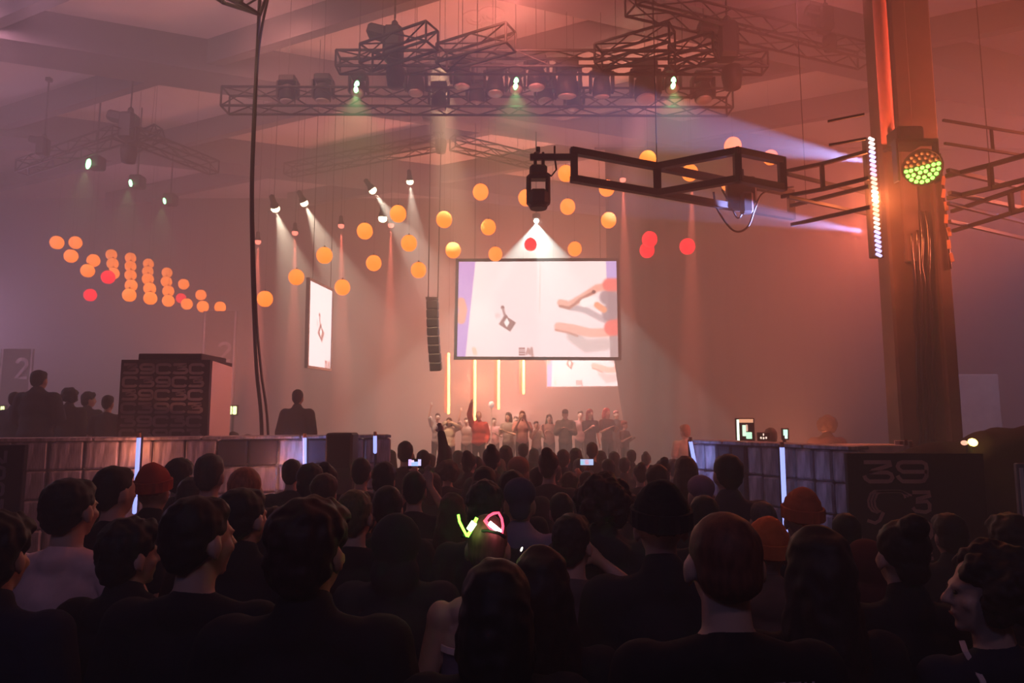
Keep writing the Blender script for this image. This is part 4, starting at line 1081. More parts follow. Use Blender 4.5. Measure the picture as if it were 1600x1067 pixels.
for k_ in range(3):
    mb = MB(); o_ = k_ * 5
    sign_strokes(mb, [(1414 + o_ , 778 - k_ * 2), (1412 + o_ * .6, 772), (1406 + o_ * .4, 767 + o_ * .1), (1366 + o_, 767 + o_ * .15), (1360 + o_, 771), (1356 + o_, 782), (1357 + o_, 791), (1362 + o_, 798), (1371 + o_ * .5, 801 - k_)], 3.2); mb.build('lettering', 'signprint', T)
mb = MB(); sign_strokes(mb, [(1380, 800), (1374, 813), (1367, 817), (1355, 813)], 5); mb.build('lettering', 'signprint', T)
mb = MB(); sign_strokes(mb, [(1425, 769), (1452, 769), (1453, 774), (1432, 780), (1431, 784), (1448, 783), (1452, 788), (1452, 797), (1446, 800), (1430, 798), (1426, 793)], 5.5); mb.build('lettering', 'signprint', T)
mb = MB(); sign_strokes(mb, [(1434, 816), (1446, 815), (1454, 820), (1455, 836), (1449, 845), (1440, 845)], 5.5); sign_strokes(mb, [(1439, 831), (1452, 831)], 5); sign_strokes(mb, [(1462, 822), (1466, 832), (1465, 842)], 4); mb.build('lettering', 'signprint', T)
mb = MB(); sign_strokes(mb, [(1440, 862), (1456, 862)], 6); sign_strokes(mb, [(1440, 874), (1458, 872)], 5); mb.build('lettering', 'signprint', T)
# covered rack: dark draped heap
mb = MB(); yk = 6.15; prof = [(1440, 706), (1465, 700), (1490, 692), (1512, 690), (1535, 692), (1555, 684), (1575, 674), (1600, 668), (1640, 664), (1690, 664)]
rnd = random.Random(2)
for i in range(len(prof)):
    p = at(*prof[i], yk); mb.ell((p.x, yk + .25, p.z - .16), (.20, .28, .16)); mb.bbox((p.x, yk + .25, (p.z - .12) / 2), (.24, .5, p.z - .12), .05)
hm_ = remesh(mb, 'covered_rack', .035, 2, .03, 5); o = bpy.data.objects.new('covered_rack', hm_); COL.objects.link(o); hm_.materials.append(mat('dark_cover_cloth', (.028, .018, .018), .95, var=.3, scale=5, bump=.2))
tag(o, 'dark cloth cover heaped over equipment beside the black sign', 'cover')
p = at(1520, 691, 6.1); T = thing('work_lamp', 'small yellow work lamp glowing on top of the dark covered equipment', 'lamp', p)
MB().ell(p, (.042, .03, .034), Matrix.Rotation(.4, 3, 'Y')).build('bulb', glow('yellow_bulb', (1, .62, .12), 12), T, True)
MB().ell(p + Vector((-.07, .01, -.005)), (.03, .02, .022)).build('reflector', glow('pink_bulb', (1, .45, .3), 2.0), T, True)
MB().cap(p + Vector((-.02, .03, -.12)), p + Vector((-.02, .03, 0)), .025, .02, n=8).build('stand', 'black', T)
lamp('POINT', p + Vector((0, -.06, .03)), (1, .45, .12), .5, .03, name='work_lamp_light')
# pale counter, little sign and pale doorway panel behind
o = MB().bbox((at(1355, 696, 7.2).x, 7.2, at(1355, 696, 7.2).z / 2), (.62, .3, at(1355, 692, 7.2).z), .01).build('counter', mat('pale_counter', (.80, .60, .52), .7)); tag(o, 'pale counter behind the black sign at the foot of the column', 'counter')
p = at(1412, 700, 7.1); T = thing('notice_card', 'small pale notice card with red marks standing before the column', 'card', (p.x, 7.1, 0))
MB().bbox((p.x, 7.1, p.z / 2 + .04), (.185, .02, p.z + .08), .004).build('card', mat('pale_card', (.85, .60, .55), .8), T)
mb = MB()
for i in range(3): mb.box((p.x + .02 + (i - 1) * .05, 7.086, p.z + .04 + .02 * (i % 2)), (.03, .004, .06))
mb.build('print', mat('red_print', (.35, .08, .07), .8), T)
o = MB().bbox((at(1528, 650, 15).x, 15, 1.15), (1.0, .08, 3.0), .02).build('partition', mat('pale_partition', (.26, .25, .22), .85)); o.location.z = 0; tag(o, 'pale partition panel in the gloom beyond the column', 'partition')
# white panel at the right edge
p = at(1594, 765, 3.9); T = thing('poster_panel', 'pale poster panel at the far end beyond the covered equipment', 'panel', (p.x, 3.9, 0))
MB().bbox((p.x + .1, 3.9, .95), (.24, .03, 1.75), .006).build('panel', 'grey', T); mb = MB(); mb.box((p.x + .0, 3.88, 1.66), (.02, .006, .28)); mb.box((p.x + .05, 3.88, 1.6), (.014, .006, .3)); mb.build('print', 'white', T)
# left black sign, lettering turned on its side
yl = 5.5; b0 = at(-60, 697, yl); b1 = at(38, 695, yl); T = thing('event_sign', 'black board with sideways pale lettering at the near end of the long booth wall', 'sign', ((b0.x + b1.x) / 2, yl, 0))
MB().bbox(((b0.x + b1.x) / 2, yl + .03, b1.z / 2), (b1.x - b0.x, .05, b1.z), .006).build('board', mat('navy_board', (.012, .016, .03), .8), T)
mb = MB(); W_ = lambda px, py: at(px, py, yl)
letters(mb, '39C3', Vector((at(-34, 705, yl).x, yl - .003, at(0, 704, yl).z)), (0, 0, -1), (1, 0, 0), .10, .24, .028, .026, .004); mb.build('lettering', mat('pale_print', (.36, .30, .34), .8), T)

# number banners in the haze
def banner(x0, y0, x1, y1, yd, label, txt=None, tx=None):
    a = at(x0, y0, yd); b = at(x1, y1, yd)
    T = thing('number_banner', label, 'banner', ((a.x + b.x) / 2, yd, b.z), 'banners with a figure two')
    MB().bbox(((a.x + b.x) / 2, yd, (a.z + b.z) / 2), (b.x - a.x, .02, a.z - b.z), .004).build('cloth', mat('banner_cloth', (.20, .14, .15), .9, var=.1), T)
    st = mat('pale_banner_print', (.55, .40, .45), .9, emit=.0)
    for s in (.06, .94): MB().box((a.x + (b.x - a.x) * s, yd - .014, (a.z + b.z) / 2), ((b.x - a.x) * .05, .006, a.z - b.z)).build('stripe', st, T)
    mb = MB(); letters(mb, '2', (a.x + (b.x - a.x) * .50, yd - .013, at(0, tx[1], yd).z), (1, 0, 0), (0, 0, 1), (b.x - a.x) * .36, at(0, tx[0], yd).z - at(0, tx[1], yd).z, .1, .09, .006); mb.build('lettering', st, T)
    MB().box(((a.x + b.x) / 2, yd + .1, b.z / 2), (.08, .08, b.z + .6)).build('post', 'truss', T)
banner(318, 486, 365, 640, 19., 'tall banner with a pale figure 2 behind the logo tower', tx=(535, 565))
banner(2, 545, 46, 650, 17., 'faint banner with a pale figure 2 behind the raised silhouettes', tx=(560, 592))
M['exit'] = glow('exit_glow', (.85, 1, .35), 6)
for px, lab in ((363, 'small green-yellow exit sign glowing beside the logo tower'), (0, 'small green-yellow exit sign at the end of the raised silhouettes')):
    p = at(px, 641, 16.); T = thing('exit_sign', lab, 'sign', p, 'exit signs'); MB().bbox(p + Vector((0, .05, 0)), (.26, .06, .26), .02).build('box', 'black', T)
    for dx in (-.055, .055): MB().bbox(p + Vector((dx, .0, 0)), (.085, .03, .19), .01).build('pane', 'exit', T)
    MB().box((p.x, p.y + .06, p.z / 2 - .06), (.05, .04, p.z - .12)).build('post', 'black', T)

# riser the raised people stand on
rz_ = .80
struct('platform', MB().bbox((-6.3, 10.6, rz_ / 2), (8.2, 3.2, rz_), .02), 'stage')

# monitors on the right booth
def monitor(px, py, wpx, hpx, yd, label, bars):
    p = at(px, py, yd); wd = wpx * yd / F; hd = hpx * yd / F
    T = thing('monitor', label, 'monitor', (p.x, p.y, 0), 'lit monitors on the booth')
    CS = MB().bbox(p + Vector((0, .03, 0)), (wd + .03, .04, hd + .03), .008).build('case', 'black', T)
    for (u, v, bw, bh, c, s) in bars: MB().bbox(p + Vector(((u - .5) * wd, .004, (.5 - v) * hd)), (bw * wd, .012, bh * hd), .003).build('screen_patch', glow('screen_patch', c, s), CS)
    MB().cap((p.x, p.y + .06, 0), p + Vector((0, .06, 0)), .025, .025, n=8, flat=True).build('stand', 'black', T)
monitor(1165, 672, 26, 34, 9.2, 'bright monitor with a pale bar and an orange top edge on the booth', ((.06, .5, .13, .95, (.75, 1, .7), 3.2), (.55, .08, .85, .16, (1, .45, .25), 1.4), (.42, .52, .20, .5, (.7, 1, .7), 2.0), (.70, .74, .34, .3, (.55, 1, .65), 2.0), (.58, .4, .12, .3, (1, .55, .4), 1.2)))
monitor(1228, 678, 8, 15, 9.2, 'tiny upright greenish screen right of the bright monitor', ((.45, .35, .8, .6, (.55, 1, .7), 2.4), (.55, .8, .5, .35, (.7, 1, .8), 2.4)))
monitor(1194, 682, 16, 10, 9.2, 'dim small screen with a pale dotted line between the other two', ((.2, .7, .14, .3, (1, .75, .6), 2.), (.45, .75, .14, .3, (1, .75, .6), 2.), (.7, .7, .14, .3, (1, .75, .6), 2.), (.45, .2, .1, .35, (1, .75, .6), 2.)))

# ------------------------------------------------------------------ the audience
K = (.010, .008, .009); BR = (.05, .022, .014); RB = (.09, .03, .018); GR = (.06, .05, .045)
BLK = (.010, .010, .014); NAV = (.012, .016, .035); CHA = (.03, .027, .03)
P = crowd
G1 = 'front rows of the audience'
# nearest heads
P(775, 872, 112, 'black-haired person nearest the glowing ear tips, seen from behind', G1, hair='bob', hcol=(.006, .005, .006), tcol=BLK, top='jacket')
LONGP = P(846, 853, 98, 'long-haired person in black shoulder to shoulder with the nearest black-haired head', G1, hair='long', hcol=(.020, .008, .009), tcol=BLK, top='tee', turn=-8)
P(312, 772, 93, 'short-haired man in a black t-shirt with a reddish neck, face turned right', G1, hair='short', hcol=(.016, .010, .010), tcol=BLK, turn=-26, rz=-4, wide=1.05)
P(485, 773, 108, 'bushy brown-haired person in a black top with broad shoulders', G1, hair='thick', hcol=(.030, .012, .010), tcol=BLK, top='jacket', turn=-15, wide=1.08)
PRINTP = P(1128, 790, 98, 'reddish cropped-hair man in a black t-shirt with pale print on the back', G1, hair='crop', hcol=(.12, .035, .022), tcol=(.008, .008, .012), wide=1.06)
CURLP = P(1538, 838, 128, 'curly dark-haired person with a pale lanyard, face turned left', G1, hair='bushy', hcol=(.014, .008, .009), tcol=NAV, turn=62, rz=12, face=True, fine=2)
P(1576, 800, 96, 'dark-haired person standing behind the curly-haired one with the lanyard', G1, hair='thick', hcol=(.014, .008, .009), tcol=BLK, top='jacket', d=2.9)
P(0, 796, 92, 'dark-haired person cut off beside the pale pink t-shirt', G1, hair='thick', hcol=K, tcol=NAV, top='jacket')
P(113, 745, 66, 'black-haired man in a pale pink loose t-shirt', G1, hair='short', hcol=K, tcol=(.80, .50, .48), wide=1.12, turn=-10, pose='hip')
P(205, 806, 72, 'dark-clad person with tousled hair in front of the pale t-shirt, head turned right', G1, hair='thick', hcol=K, tcol=BLK, top='hoodie', turn=-35, d=2.75)
P(181, 726, 62, 'dark-haired man with a bare reddish neck behind the pale t-shirt', G1, hair='short', hcol=K, tcol=BLK, turn=-25, d=3.75)
P(243, 722, 52, 'person in a red beanie beside the bluish light tube', G1, hair='beanie', hcol=(.42, .07, .04), tcol=BLK, top='jacket')
P(385, 725, 44, 'person with a pale orange-lit shaven head', G1, hair='crop', hcol=(.36, .13, .07), tcol=BLK)
P(380, 760, 60, 'broad short-haired person in black behind the man with the reddish neck', G1, hair='short', hcol=K, tcol=BLK, top='jacket', turn=-20, wide=1.15, d=3.2)
P(556, 763, 60, 'person with greenish-blond hair', G1, hair='short', hcol=(.11, .085, .030), tcol=BLK, turn=-12, d=3.35)
P(622, 803, 78, 'person with a dark hood pulled up', G1, hair=None, tcol=(.022, .022, .028), top='hood_up', wide=1.05, d=2.75)
LEDP = P(762, 797, 62, 'bare-shouldered person wearing the glowing ears', G1, hair='crop', hcol=(.16, .06, .06), tcol=(.16, .12, .17), top='tube', turn=-6, d=2.62, wide=.95)
P(940, 733, 76, 'person with big curly brown hair', G1, hair='bushy', hcol=(.045, .020, .015), tcol=CHA, top='hoodie', d=3.55, pose='down')
P(893, 800, 52, 'person in grey with a bare forearm raised to the shoulder', G1, hair='short', hcol=K, tcol=(.10, .07, .075), pose='elbow', d=2.9, turn=-30)
P(1030, 748, 76, 'person in a black beanie and black jacket', G1, hair='beanie', hcol=(.010, .008, .011), tcol=(.014, .013, .020), top='jacket', d=2.68, wide=1.05)
P(1196, 805, 72, 'person in an orange beanie and brownish hoodie', G1, hair='beanie', hcol=(.60, .13, .035), tcol=(.13, .07, .06), top='hoodie', d=2.85)
P(1250, 760, 58, 'person in a tall orange-brown beanie before the long tube', G1, hair='beanie', hcol=(.50, .12, .05), tcol=CHA, top='jacket', d=3.75)
P(1272, 822, 72, 'long-haired person with a strap over the shoulder', G1, hair='long', hcol=(.022, .010, .010), tcol=BLK, top='tee', d=2.45)
P(1404, 796, 66, 'person with a dark bun in black before the black sign', G1, hair='bun', hcol=(.012, .007, .008), tcol=BLK, top='jacket', d=2.75)
P(1350, 843, 60, 'person in a dark red hooded top below the black sign', G1, hair=None, tcol=(.10, .020, .018), top='hood_up', d=3.3)
# rows behind
G2 = 'middle rows of the audience'
P(282, 714, 44, 'dark-haired head just behind the red beanie', G2, hair='thick', hcol=K, tcol=BLK)
P(330, 707, 42, 'dark head between the logo tower and the shaven one', G2, hair='short', hcol=GR, tcol=BLK)
P(457, 716, 34, 'small dark head in front of the bluish tube on the long wall', G2, hair='short', hcol=K, tcol=BLK)
P(486, 722, 40, 'dark bushy head behind the bushy brown-haired person', G2, hair='thick', hcol=K, tcol=BLK)
P(512, 719, 34, 'dark head right of the bushy ones in front of the dark box', G2, hair='bun', hcol=K, tcol=CHA)
P(508, 738, 46, 'reddish-brown haired head behind the bushy brown-haired person', G2, hair='thick', hcol=BR, tcol=CHA)
P(565, 714, 34, 'dark long head in line with the end of the long wall', G2, hair='short', hcol=K, tcol=BLK)
P(601, 720, 40, 'round dark head behind the hooded person', G2, hair='thick', hcol=K, tcol=BLK, top='jacket')
P(607, 757, 46, 'dark head directly behind the pulled-up hood', G2, hair='short', hcol=K, tcol=BLK, top='jacket', d=3.9)
P(634, 688, 25, 'tall dark head standing above the lit phone', G2, hair='short', hcol=K, tcol=BLK)
P(648, 735, 34, 'dark-haired person holding up a lit phone', G2, hair='short', hcol=K, tcol=BLK, pose='phone_high', d=4.98)
P(676, 738, 30, 'brown-haired head right of the lit phone', G2, hair='bob', hcol=BR, tcol=CHA)
P(700, 716, 38, 'person with loose brown hair below the raised arm', G2, hair='bushy', hcol=BR, tcol=CHA)
P(757, 728, 42, 'dark head below the singer in the red shirt', G2, hair='bob', hcol=K, tcol=BLK)
P(757, 748, 50, 'bushy dark head right behind the glowing ears', G2, hair='thick', hcol=(.02, .015, .02), tcol=CHA, d=3.9)
P(707, 770, 38, 'brownish head left of the glowing ears', G2, hair='long', hcol=BR, tcol=CHA)
P(810, 713, 37, 'person in a tan cap catching the light', G2, hair='cap', hcol=(.40, .20, .14), tcol=CHA)
P(800, 733, 38, 'dark head in front of the tan cap', G2, hair='thick', hcol=K, tcol=BLK, d=4.9)
P(840, 728, 32, 'dark head right of the tan cap', G2, hair='short', hcol=K, tcol=BLK)
P(812, 746, 46, 'person with a bluish hood behind the black-haired head', G2, hair='cap', hcol=(.05, .05, .10), tcol=(.20, .17, .26), top='hoodie', d=3.55)
P(877, 768, 46, 'short-haired person beside the big curly hair', G2, hair='short', hcol=K, tcol=CHA, d=4.1)
P(1026, 724, 40, 'brownish head behind the black beanie', G2, hair='thick', hcol=BR, tcol=CHA)
P(1070, 712, 36, 'dark head left of the blue-lit booth panel', G2, hair='bob', hcol=BR, tcol=CHA)
P(1094, 742, 44, 'person in a cap with a pale lilac panel', G2, hair='cap', hcol=(.22, .13, .20), tcol=CHA)
P(1099, 772, 44, 'dark head in front of the lilac cap', G2, hair='short', hcol=K, tcol=BLK, d=3.9)
P(1136, 708, 42, 'tall dark head before the booth wall of crates', G2, hair='short', hcol=K, tcol=(.04, .03, .045), top='jacket', wide=1.1)
P(1190, 782, 40, 'grey-haired head above the orange beanie', G2, hair='short', hcol=(.10, .08, .08), tcol=NAV, top='jacket', d=4.3)
# raised arm near the stage
P(662, 702, 24, 'person near the stage with one arm raised', G2, hair='short', hcol=K, tcol=CHA, pose='raise', top='jacket')
G3 = 'far rows of the audience below the stage'
far = [(596, 700, 19), (612, 703, 18), (695, 694, 23), (716, 703, 20), (733, 702, 26), (768, 692, 28), (790, 696, 24), (817, 692, 18), (834, 700, 18), (857, 697, 33), (880, 701, 22), (899, 700, 24), (925, 690, 20),
       (938, 704, 20), (959, 705, 17), (986, 702, 17), (1009, 704, 18), (1035, 712, 26), (672, 708, 22), (745, 712, 24), (780, 716, 26), (866, 722, 26), (905, 716, 24), (950, 716, 24), (975, 714, 20), (1000, 720, 26), (640, 706, 20), (1052, 716, 22), (571, 706, 18), (890, 736, 30)]
rnd = random.Random(11)
for i, a in enumerate(far):
    P(*a, 'dark head in the packed rows right below the stage', G3, hair=rnd.choice(['short', 'short', 'thick', 'bob', 'short', 'bun', 'long']), hcol=rnd.choice([K, K, BR, GR, (.02, .015, .012)]), tcol=rnd.choice([BLK, CHA, NAV, (.05, .035, .035)]), top=rnd.choice(['tee', 'jacket', 'hoodie']), turn=rnd.choice([0, 15, -15]))
# hidden middle of the crowd shows between heads
fill = [(430, 790, 46), (570, 780, 40), (660, 790, 44), (690, 760, 34), (735, 765, 36), (860, 790, 44), (985, 770, 40), (960, 740, 30), (1150, 760, 44), (300, 745, 44), (150, 760, 50), (640, 745, 32), (540, 745, 34), (1060, 745, 32), (1320, 800, 50), (1440, 850, 60), (1480, 800, 50)]
for i, a in enumerate(fill):
    P(*a, 'dark figure filling a gap between the better-lit heads of the crowd', 'figures between the rows', fill=True, hair=rnd.choice(['short', 'thick', 'bob']), hcol=K, tcol=rnd.choice([BLK, CHA]), top='jacket', turn=rnd.choice([0, 15, -15]))
P(917, 735, 26, 'dark head under the pinkish lit phone', G2, hair='short', hcol=K, tcol=BLK, pose='phone_high', d=6.3)
settle()
# raised people on the platform
G4 = 'people standing raised behind the long booth wall'
def raised(px, ytop, wpx, d, label, z0, group=G4, rz=0, hh=None, **k):
    p = at(px, ytop, d); h = p.z - z0
    return person((p.x, p.y, z0), h, R(rz), label, group, **k)
raised(466, 608, 20, 9.6, 'lone figure in a dark sweater standing raised beside the hanging cable', rz_, hair='short', hcol=K, tcol=(.035, .03, .045), top='jacket')
raised(63, 578, 26, 9.6, 'tallest of the silhouettes on the platform, arms folded', rz_, hair='short', hcol=K, tcol=(.03, .03, .05), top='hoodie', pose='folded', wide=1.1)
raised(25, 612, 22, 10.3, 'silhouette at the left of the tallest one on the platform', rz_, hair='short', hcol=K, tcol=(.03, .03, .05), top='jacket')
raised(111, 607, 27, 10.2, 'bushy-haired silhouette right of the tallest one on the platform', rz_, hair='bushy', hcol=K, tcol=CHA, top='jacket')
raised(139, 613, 24, 10.9, 'silhouette with a pale cheek on the platform, head turned', rz_, hair='thick', hcol=K, tcol=CHA, top='jacket', turn=-50)
raised(170, 617, 22, 9.5, 'silhouette next to the logo tower on the platform', rz_, hair='short', hcol=K, tcol=(.05, .04, .05), top='tee')
raised(365, 674, 22, 9.25, 'low dark head peeping over the long booth wall', .0, hair='short', hcol=K, tcol=BLK)
raised(388, 678, 18, 9.9, 'second low dark head peeping over the long booth wall beside the cables', .0, hair='short', hcol=K, tcol=BLK)
# around the right booth
raised(1070, 664, 15, 12.5, 'person in a light shirt and orange-lit hair at the far end of the monitor booth', .25, G4 + ', right', hair='thick', hcol=(.30, .10, .05), tcol=(.55, .42, .36), turn=30)
struct('booth_step', MB().box((at(1070, 664, 12.5).x, 12.5, .125), (.8, .8, .25)), 'stage')
raised(1203, 668, 22, 10.0, 'dim figure behind the small monitors in the booth by the black sign', .0, G4 + ', right', hair='short', hcol=BR, tcol=(.08, .03, .03), top='jacket')
raised(1290, 650, 22, 11.0, 'dim reddish figure standing back in the booth by the black sign', .0, G4 + ', right', hair='bushy', hcol=BR, tcol=(.08, .03, .03), top='hoodie')

# ------------------------------------------------------------------ performers on the stage
G5 = 'performers on the stage'; sz = .6
LSK = mat('lit_skin', (.70, .42, .32), .6, var=.06, scale=10)  # brighter copy of the skin, stage light put into its colour
def perf(px, ytop, d, label, rz=180, **k):
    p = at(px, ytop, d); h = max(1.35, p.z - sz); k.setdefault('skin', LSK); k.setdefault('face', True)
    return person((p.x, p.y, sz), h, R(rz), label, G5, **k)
perf(702, 652, 16.9, 'performer in a cream sweater clasping both hands to the face', pose='clasp', top='jacket', tcol=(.72, .58, .46), hair='bob', hcol=BR, turn=0, tilt=-18)
perf(684, 645, 18.0, 'blurred performer in a pale grey shirt left of the cream sweater', pose='raise', top='tee', tcol=(.48, .36, .32), hair='short', hcol=BR)
perf(748, 642, 16.6, 'singer in a red checked shirt with one arm thrown up high', pose='raise', top='jacket', tcol=(.62, .08, .07), hair='crop', hcol=(.30, .12, .08))
perf(729, 652, 18.2, 'performer with an open raised hand behind the red checked shirt', pose='raise', top='tee', tcol=(.35, .20, .18), hair='short', hcol=BR)
perf(772, 652, 18.4, 'hazy pinkish performer behind the white ball on a pole', pose='chest', top='tee', tcol=(.50, .22, .22), hair='short', hcol=BR)
perf(794, 644, 17.4, 'performer in grey holding a small white object at chest height', pose='chest', top='tee', tcol=(.25, .18, .16), hair='bob', hcol=BR, rz=150)
perf(806, 650, 18.4, 'performer half hidden with bare arms raised to the mouth', pose='phone', top='tee', tcol=(.30, .22, .2), hair='short', hcol=BR)
perf(816, 641, 16.8, 'pink-shirted performer with hands close to the face', pose='phone', top='tee', tcol=(.55, .24, .22), hair='short', hcol=(.25, .10, .06))
perf(838, 658, 17.0, 'smaller performer in beige clapping hands', pose='phone', top='tee', tcol=(.42, .33, .25), hair='short', hcol=BR, rz=200)
perf(858, 647, 17.8, 'orange-lit performer behind the beige clapping one', pose='chest', top='tee', tcol=(.40, .16, .12), hair='long', hcol=BR)
perf(883, 639, 16.8, 'performer in an olive sweatshirt and dark cap', pose='chest', top='jacket', tcol=(.16, .13, .09), hair='cap', hcol=(.10, .05, .04), tilt=-10)
perf(907, 641, 18.2, 'performer between the olive sweatshirt and the pink-haired one', pose='down', top='tee', tcol=(.35, .15, .14), hair='short', hcol=BR)
perf(922, 639, 16.8, 'long-haired pink-lit performer in a dark dress', pose='reach', top='tee', tcol=(.09, .045, .05), hair='long', hcol=(.30, .07, .08), rz=205)
perf(948, 637, 17.2, 'pink-haired performer in dark clothes looking sideways', pose='chest', top='tee', tcol=(.10, .05, .05), hair='bob', hcol=(.50, .12, .12), rz=215)
perf(963, 641, 18.2, 'performer at the slanted edge of the black drape', pose='down', top='jacket', tcol=(.08, .04, .04), hair='short', hcol=(.35, .08, .08), rz=200)
perf(976, 672, 16.6, 'short performer with orange-lit hair below the drape edge', pose='chest', top='tee', tcol=(.14, .06, .05), hair='thick', hcol=(.35, .12, .07), rz=230)
p = at(768, 632, 17.); T = thing('pole_with_ball', 'thin pole topped by a small white ball standing on the stage', 'pole', (p.x, p.y, sz))
MB().ell(p, (.075, .07, .085)).build('ball', mat('glowing_white_ball', (.85, .75, .72), .6, emit=.6, ecol=(1, .8, .75), sampled=False), T, True); rod('pole', (p.x - .02, p.y, sz), p, .016, 'white', T)  # ball is no lamp, its brightness is put in as faint glow
MB().lathe([(.16, 0), (.15, .02), (.02, .03)], (p.x - .02, p.y, sz), 14).build('base', 'black', T)
lamp('SPOT', (-1.6, 13.4, 9.6), (1, .58, .32), 15000, .2, at(745, 668, 17), 20, .6, 'stage_key_light')
lamp('SPOT', (3.0, 13.4, 9.6), (1, .32, .30), 6000, .2, at(900, 668, 17), 20, .6, 'stage_key_light')

# ------------------------------------------------------------------ phones, glowing ears, details
def phone(px, py, wpx, hpx, yd, label, patches, tilt=0):
    p = at(px, py, yd); wd = wpx * yd / F; hd = hpx * yd / F; rot = Matrix.Rotation(R(tilt), 3, 'Y')
    T = thing('phone', label, 'phone', p, 'lit phones in the crowd')
    CS = MB().bbox(p + Vector((0, .006, 0)), (wd + .008, .009, hd + .008), .003, rot).build('case', 'black', T)
    for (u, v, bw, bh, c, s) in patches: MB().box(p + rot @ Vector(((u - .5) * wd, -.0005, (.5 - v) * hd)), (bw * wd, .004, bh * hd), rot).build('screen_patch', glow('phone_glow', c, s), CS)
phone(648, 724, 21, 13, 5.36, 'lit phone with a lilac picture held up below the stage', ((.15, .4, .22, .75, (.75, .5, 1), 1.6), (.85, .4, .22, .75, (.7, .6, 1), 1.6), (.5, .55, .5, .5, (.4, .55, 1), 1.5), (.35, .25, .2, .25, (1, .7, .9), 1.6)))
phone(917, 722, 20, 9, 6.68, 'lit phone with a pinkish stage picture held low in the crowd', ((.5, .5, 1, 1, (.55, .65, 1), 1.3), (.5, .5, .28, .8, (1, .35, .4), 1.2), (.12, .6, .18, .6, (.3, .8, .9), 1.2)))
# glowing ears: two open heart-shaped loops on a hair band
dE = LEDP['d'] - .115
T = thing('glowing_ear_band', 'hair band with one green and one red glowing cat ear', 'hair band', at(745, 835, dE))
gm = glow('green_glow', (.20, 1, .05), 6); gm2 = glow('green_core', (.45, 1, .25), 14); rm = glow('red_glow', (1, .05, .10), 4); rm2 = glow('red_core', (1, .55, .55), 14)
def loop(pts, r, m, nm): MB().path([at(a, b, dE) for a, b in pts], r, 8).build(nm, m, T, True)
e1 = MB().path([at(a, b, dE) for a, b in ((716, 804), (718, 815), (724, 827), (730, 838))], .0045, 8).build('green_ear', gm, T, True)
MB().path([at(a, b, dE) for a, b in ((730, 838), (735, 830), (742, 815), (745, 809))], .006, 8).build('green_ear', gm, T, True)
MB().path([at(a, b, dE) for a, b in ((733, 828), (741, 816))], .011, 8).build('green_core', gm2, T, True)
MB().path([at(a, b, dE) for a, b in ((759, 812), (764, 806), (771, 802), (779, 801), (784, 810), (786, 822), (784, 834))], .0045, 8).build('red_ear', rm, T, True)
MB().path([at(a, b, dE) for a, b in ((757, 812), (766, 824), (784, 834))], .006, 8).build('red_ear', rm, T, True)
MB().path([at(a, b, dE) for a, b in ((764, 817), (774, 825), (782, 832))], .009, 8).build('red_core', rm2, T, True)
MB().path([at(a, b, dE + .06 * math.sin(i)) for i, (a, b) in enumerate(((722, 838), (732, 834), (745, 830), (762, 829), (780, 833), (790, 840)))], .006, 8).build('band', 'black', T, True)
lamp('POINT', at(770, 828, dE - .05), (1, .15, .25), .006, .02, name='ear_glow'); lamp('POINT', at(733, 828, dE - .05), (.2, 1, .1), .003, .02, name='ear_glow')
p = at(815, 858, LONGP['d'] - .085); T = thing('hair_clip', 'tiny bright hair clip on the long-haired head', 'clip', p); MB().ell(p, (.0028, .003, .007), Matrix.Rotation(.4, 3, 'Y')).build('shine', glow('clip_glint_glow', (1, .95, .7), 5), T, True); MB().ell(p + Vector((-.004, 0, -.007)), (.0025, .003, .006), Matrix.Rotation(-.3, 3, 'Y')).build('clasp', 'white', T, True)  # glint of the clip put in as a glowing bead
# pale print across the back of the black t-shirt

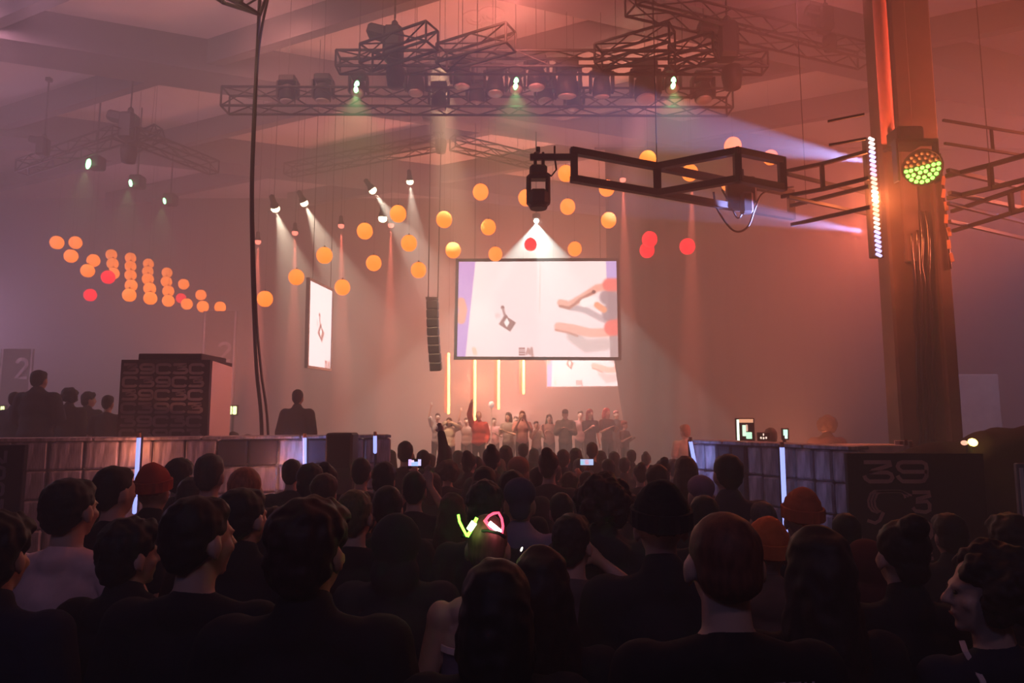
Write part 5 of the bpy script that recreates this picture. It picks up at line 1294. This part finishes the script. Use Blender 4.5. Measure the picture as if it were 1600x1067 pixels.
pt = PRINTP['out'][0]; sh = next(c for c in pt.children if c.name.startswith('t_shirt'))
tree = BVHTree.FromPolygons([v.co.copy() for v in sh.data.vertices], [tuple(p.vertices) for p in sh.data.polygons])
mb = MB(); rnd = random.Random(8)
for row in range(4):
    x = .005
    while x < .165:
        wd = rnd.choice((.010, .016, .022)); hh = .026
        for (dx, dz, bw, bh) in ((0, 0, .005, hh), (wd * .5, rnd.choice((hh * .42, -hh * .42, 0)), wd, .005), (wd, rnd.choice((0, hh * .2)), .005, hh * .7)):
            q = []
            for sx, sz_ in ((-1, -1), (1, -1), (1, 1), (-1, 1)):
                o_ = Vector((x + dx + sx * bw / 2, -1, 1.385 - row * .045 + dz + sz_ * bh / 2)); hit = tree.ray_cast(o_, Vector((0, 1, 0)))
                if hit[0] is not None: q.append(hit[0] + Vector((0, -.0035, 0)))
            if len(q) == 4: mb.add(q, [(0, 1, 2, 3)])
        x += wd + .012
me = mb.mesh('shirt_print'); o = bpy.data.objects.new('shirt_print', me); COL.objects.link(o); o.parent = sh
me.materials.append(mat('pale_shirt_print', (.55, .40, .42), .8)); o['label'] = 'rows of small pale marks printed on the back'
# pale lanyard of the curly-haired person, pale trim of the tube top
ct = CURLP['out'][0]; s_ = ct.scale[2]
def strap(parent, name, pts, wd, m):
    mb = MB(); vs = []; fs = []
    for q in pts: vs += [Vector(q) + Vector((-wd, 0, 0)), Vector(q) + Vector((wd, 0, 0)), Vector(q) + Vector((wd, .004, 0)), Vector(q) + Vector((-wd, .004, 0))]
    for i in range(len(pts) - 1):
        a = i * 4
        for j in range(4): fs.append((a + j, a + (j + 1) % 4, a + 4 + (j + 1) % 4, a + 4 + j))
    mb.add(vs, fs); me = mb.mesh(name); me.materials.append(m); o = bpy.data.objects.new(name, me); COL.objects.link(o); o.parent = parent; return o
strap(ct, 'lanyard', [(-.085, .02, 1.49), (-.115, -.02, 1.475), (-.130, -.085, 1.42), (-.138, -.125, 1.34), (-.142, -.140, 1.24), (-.145, -.142, 1.12)], .009, mat('pale_lanyard', (.62, .48, .50), .7))
lt = LEDP['out'][0]
mb = MB(); n = 28; vs = []; fs = []
for z, g in ((1.285, 0), (1.285, .006), (1.307, .006), (1.307, 0)):
    for i in range(n): a = 2 * PI * i / n; vs.append(((.181 + g) * math.cos(a), (.126 + g) * math.sin(a), z))
for j in range(3):
    for i in range(n): fs.append((j * n + i, j * n + (i + 1) % n, (j + 1) * n + (i + 1) % n, (j + 1) * n + i))
mb.add(vs, fs); me = mb.mesh('trim_band'); me.materials.append(mat('pale_trim', (.80, .55, .50), .6)); o = bpy.data.objects.new('trim_band', me); COL.objects.link(o); o.parent = lt
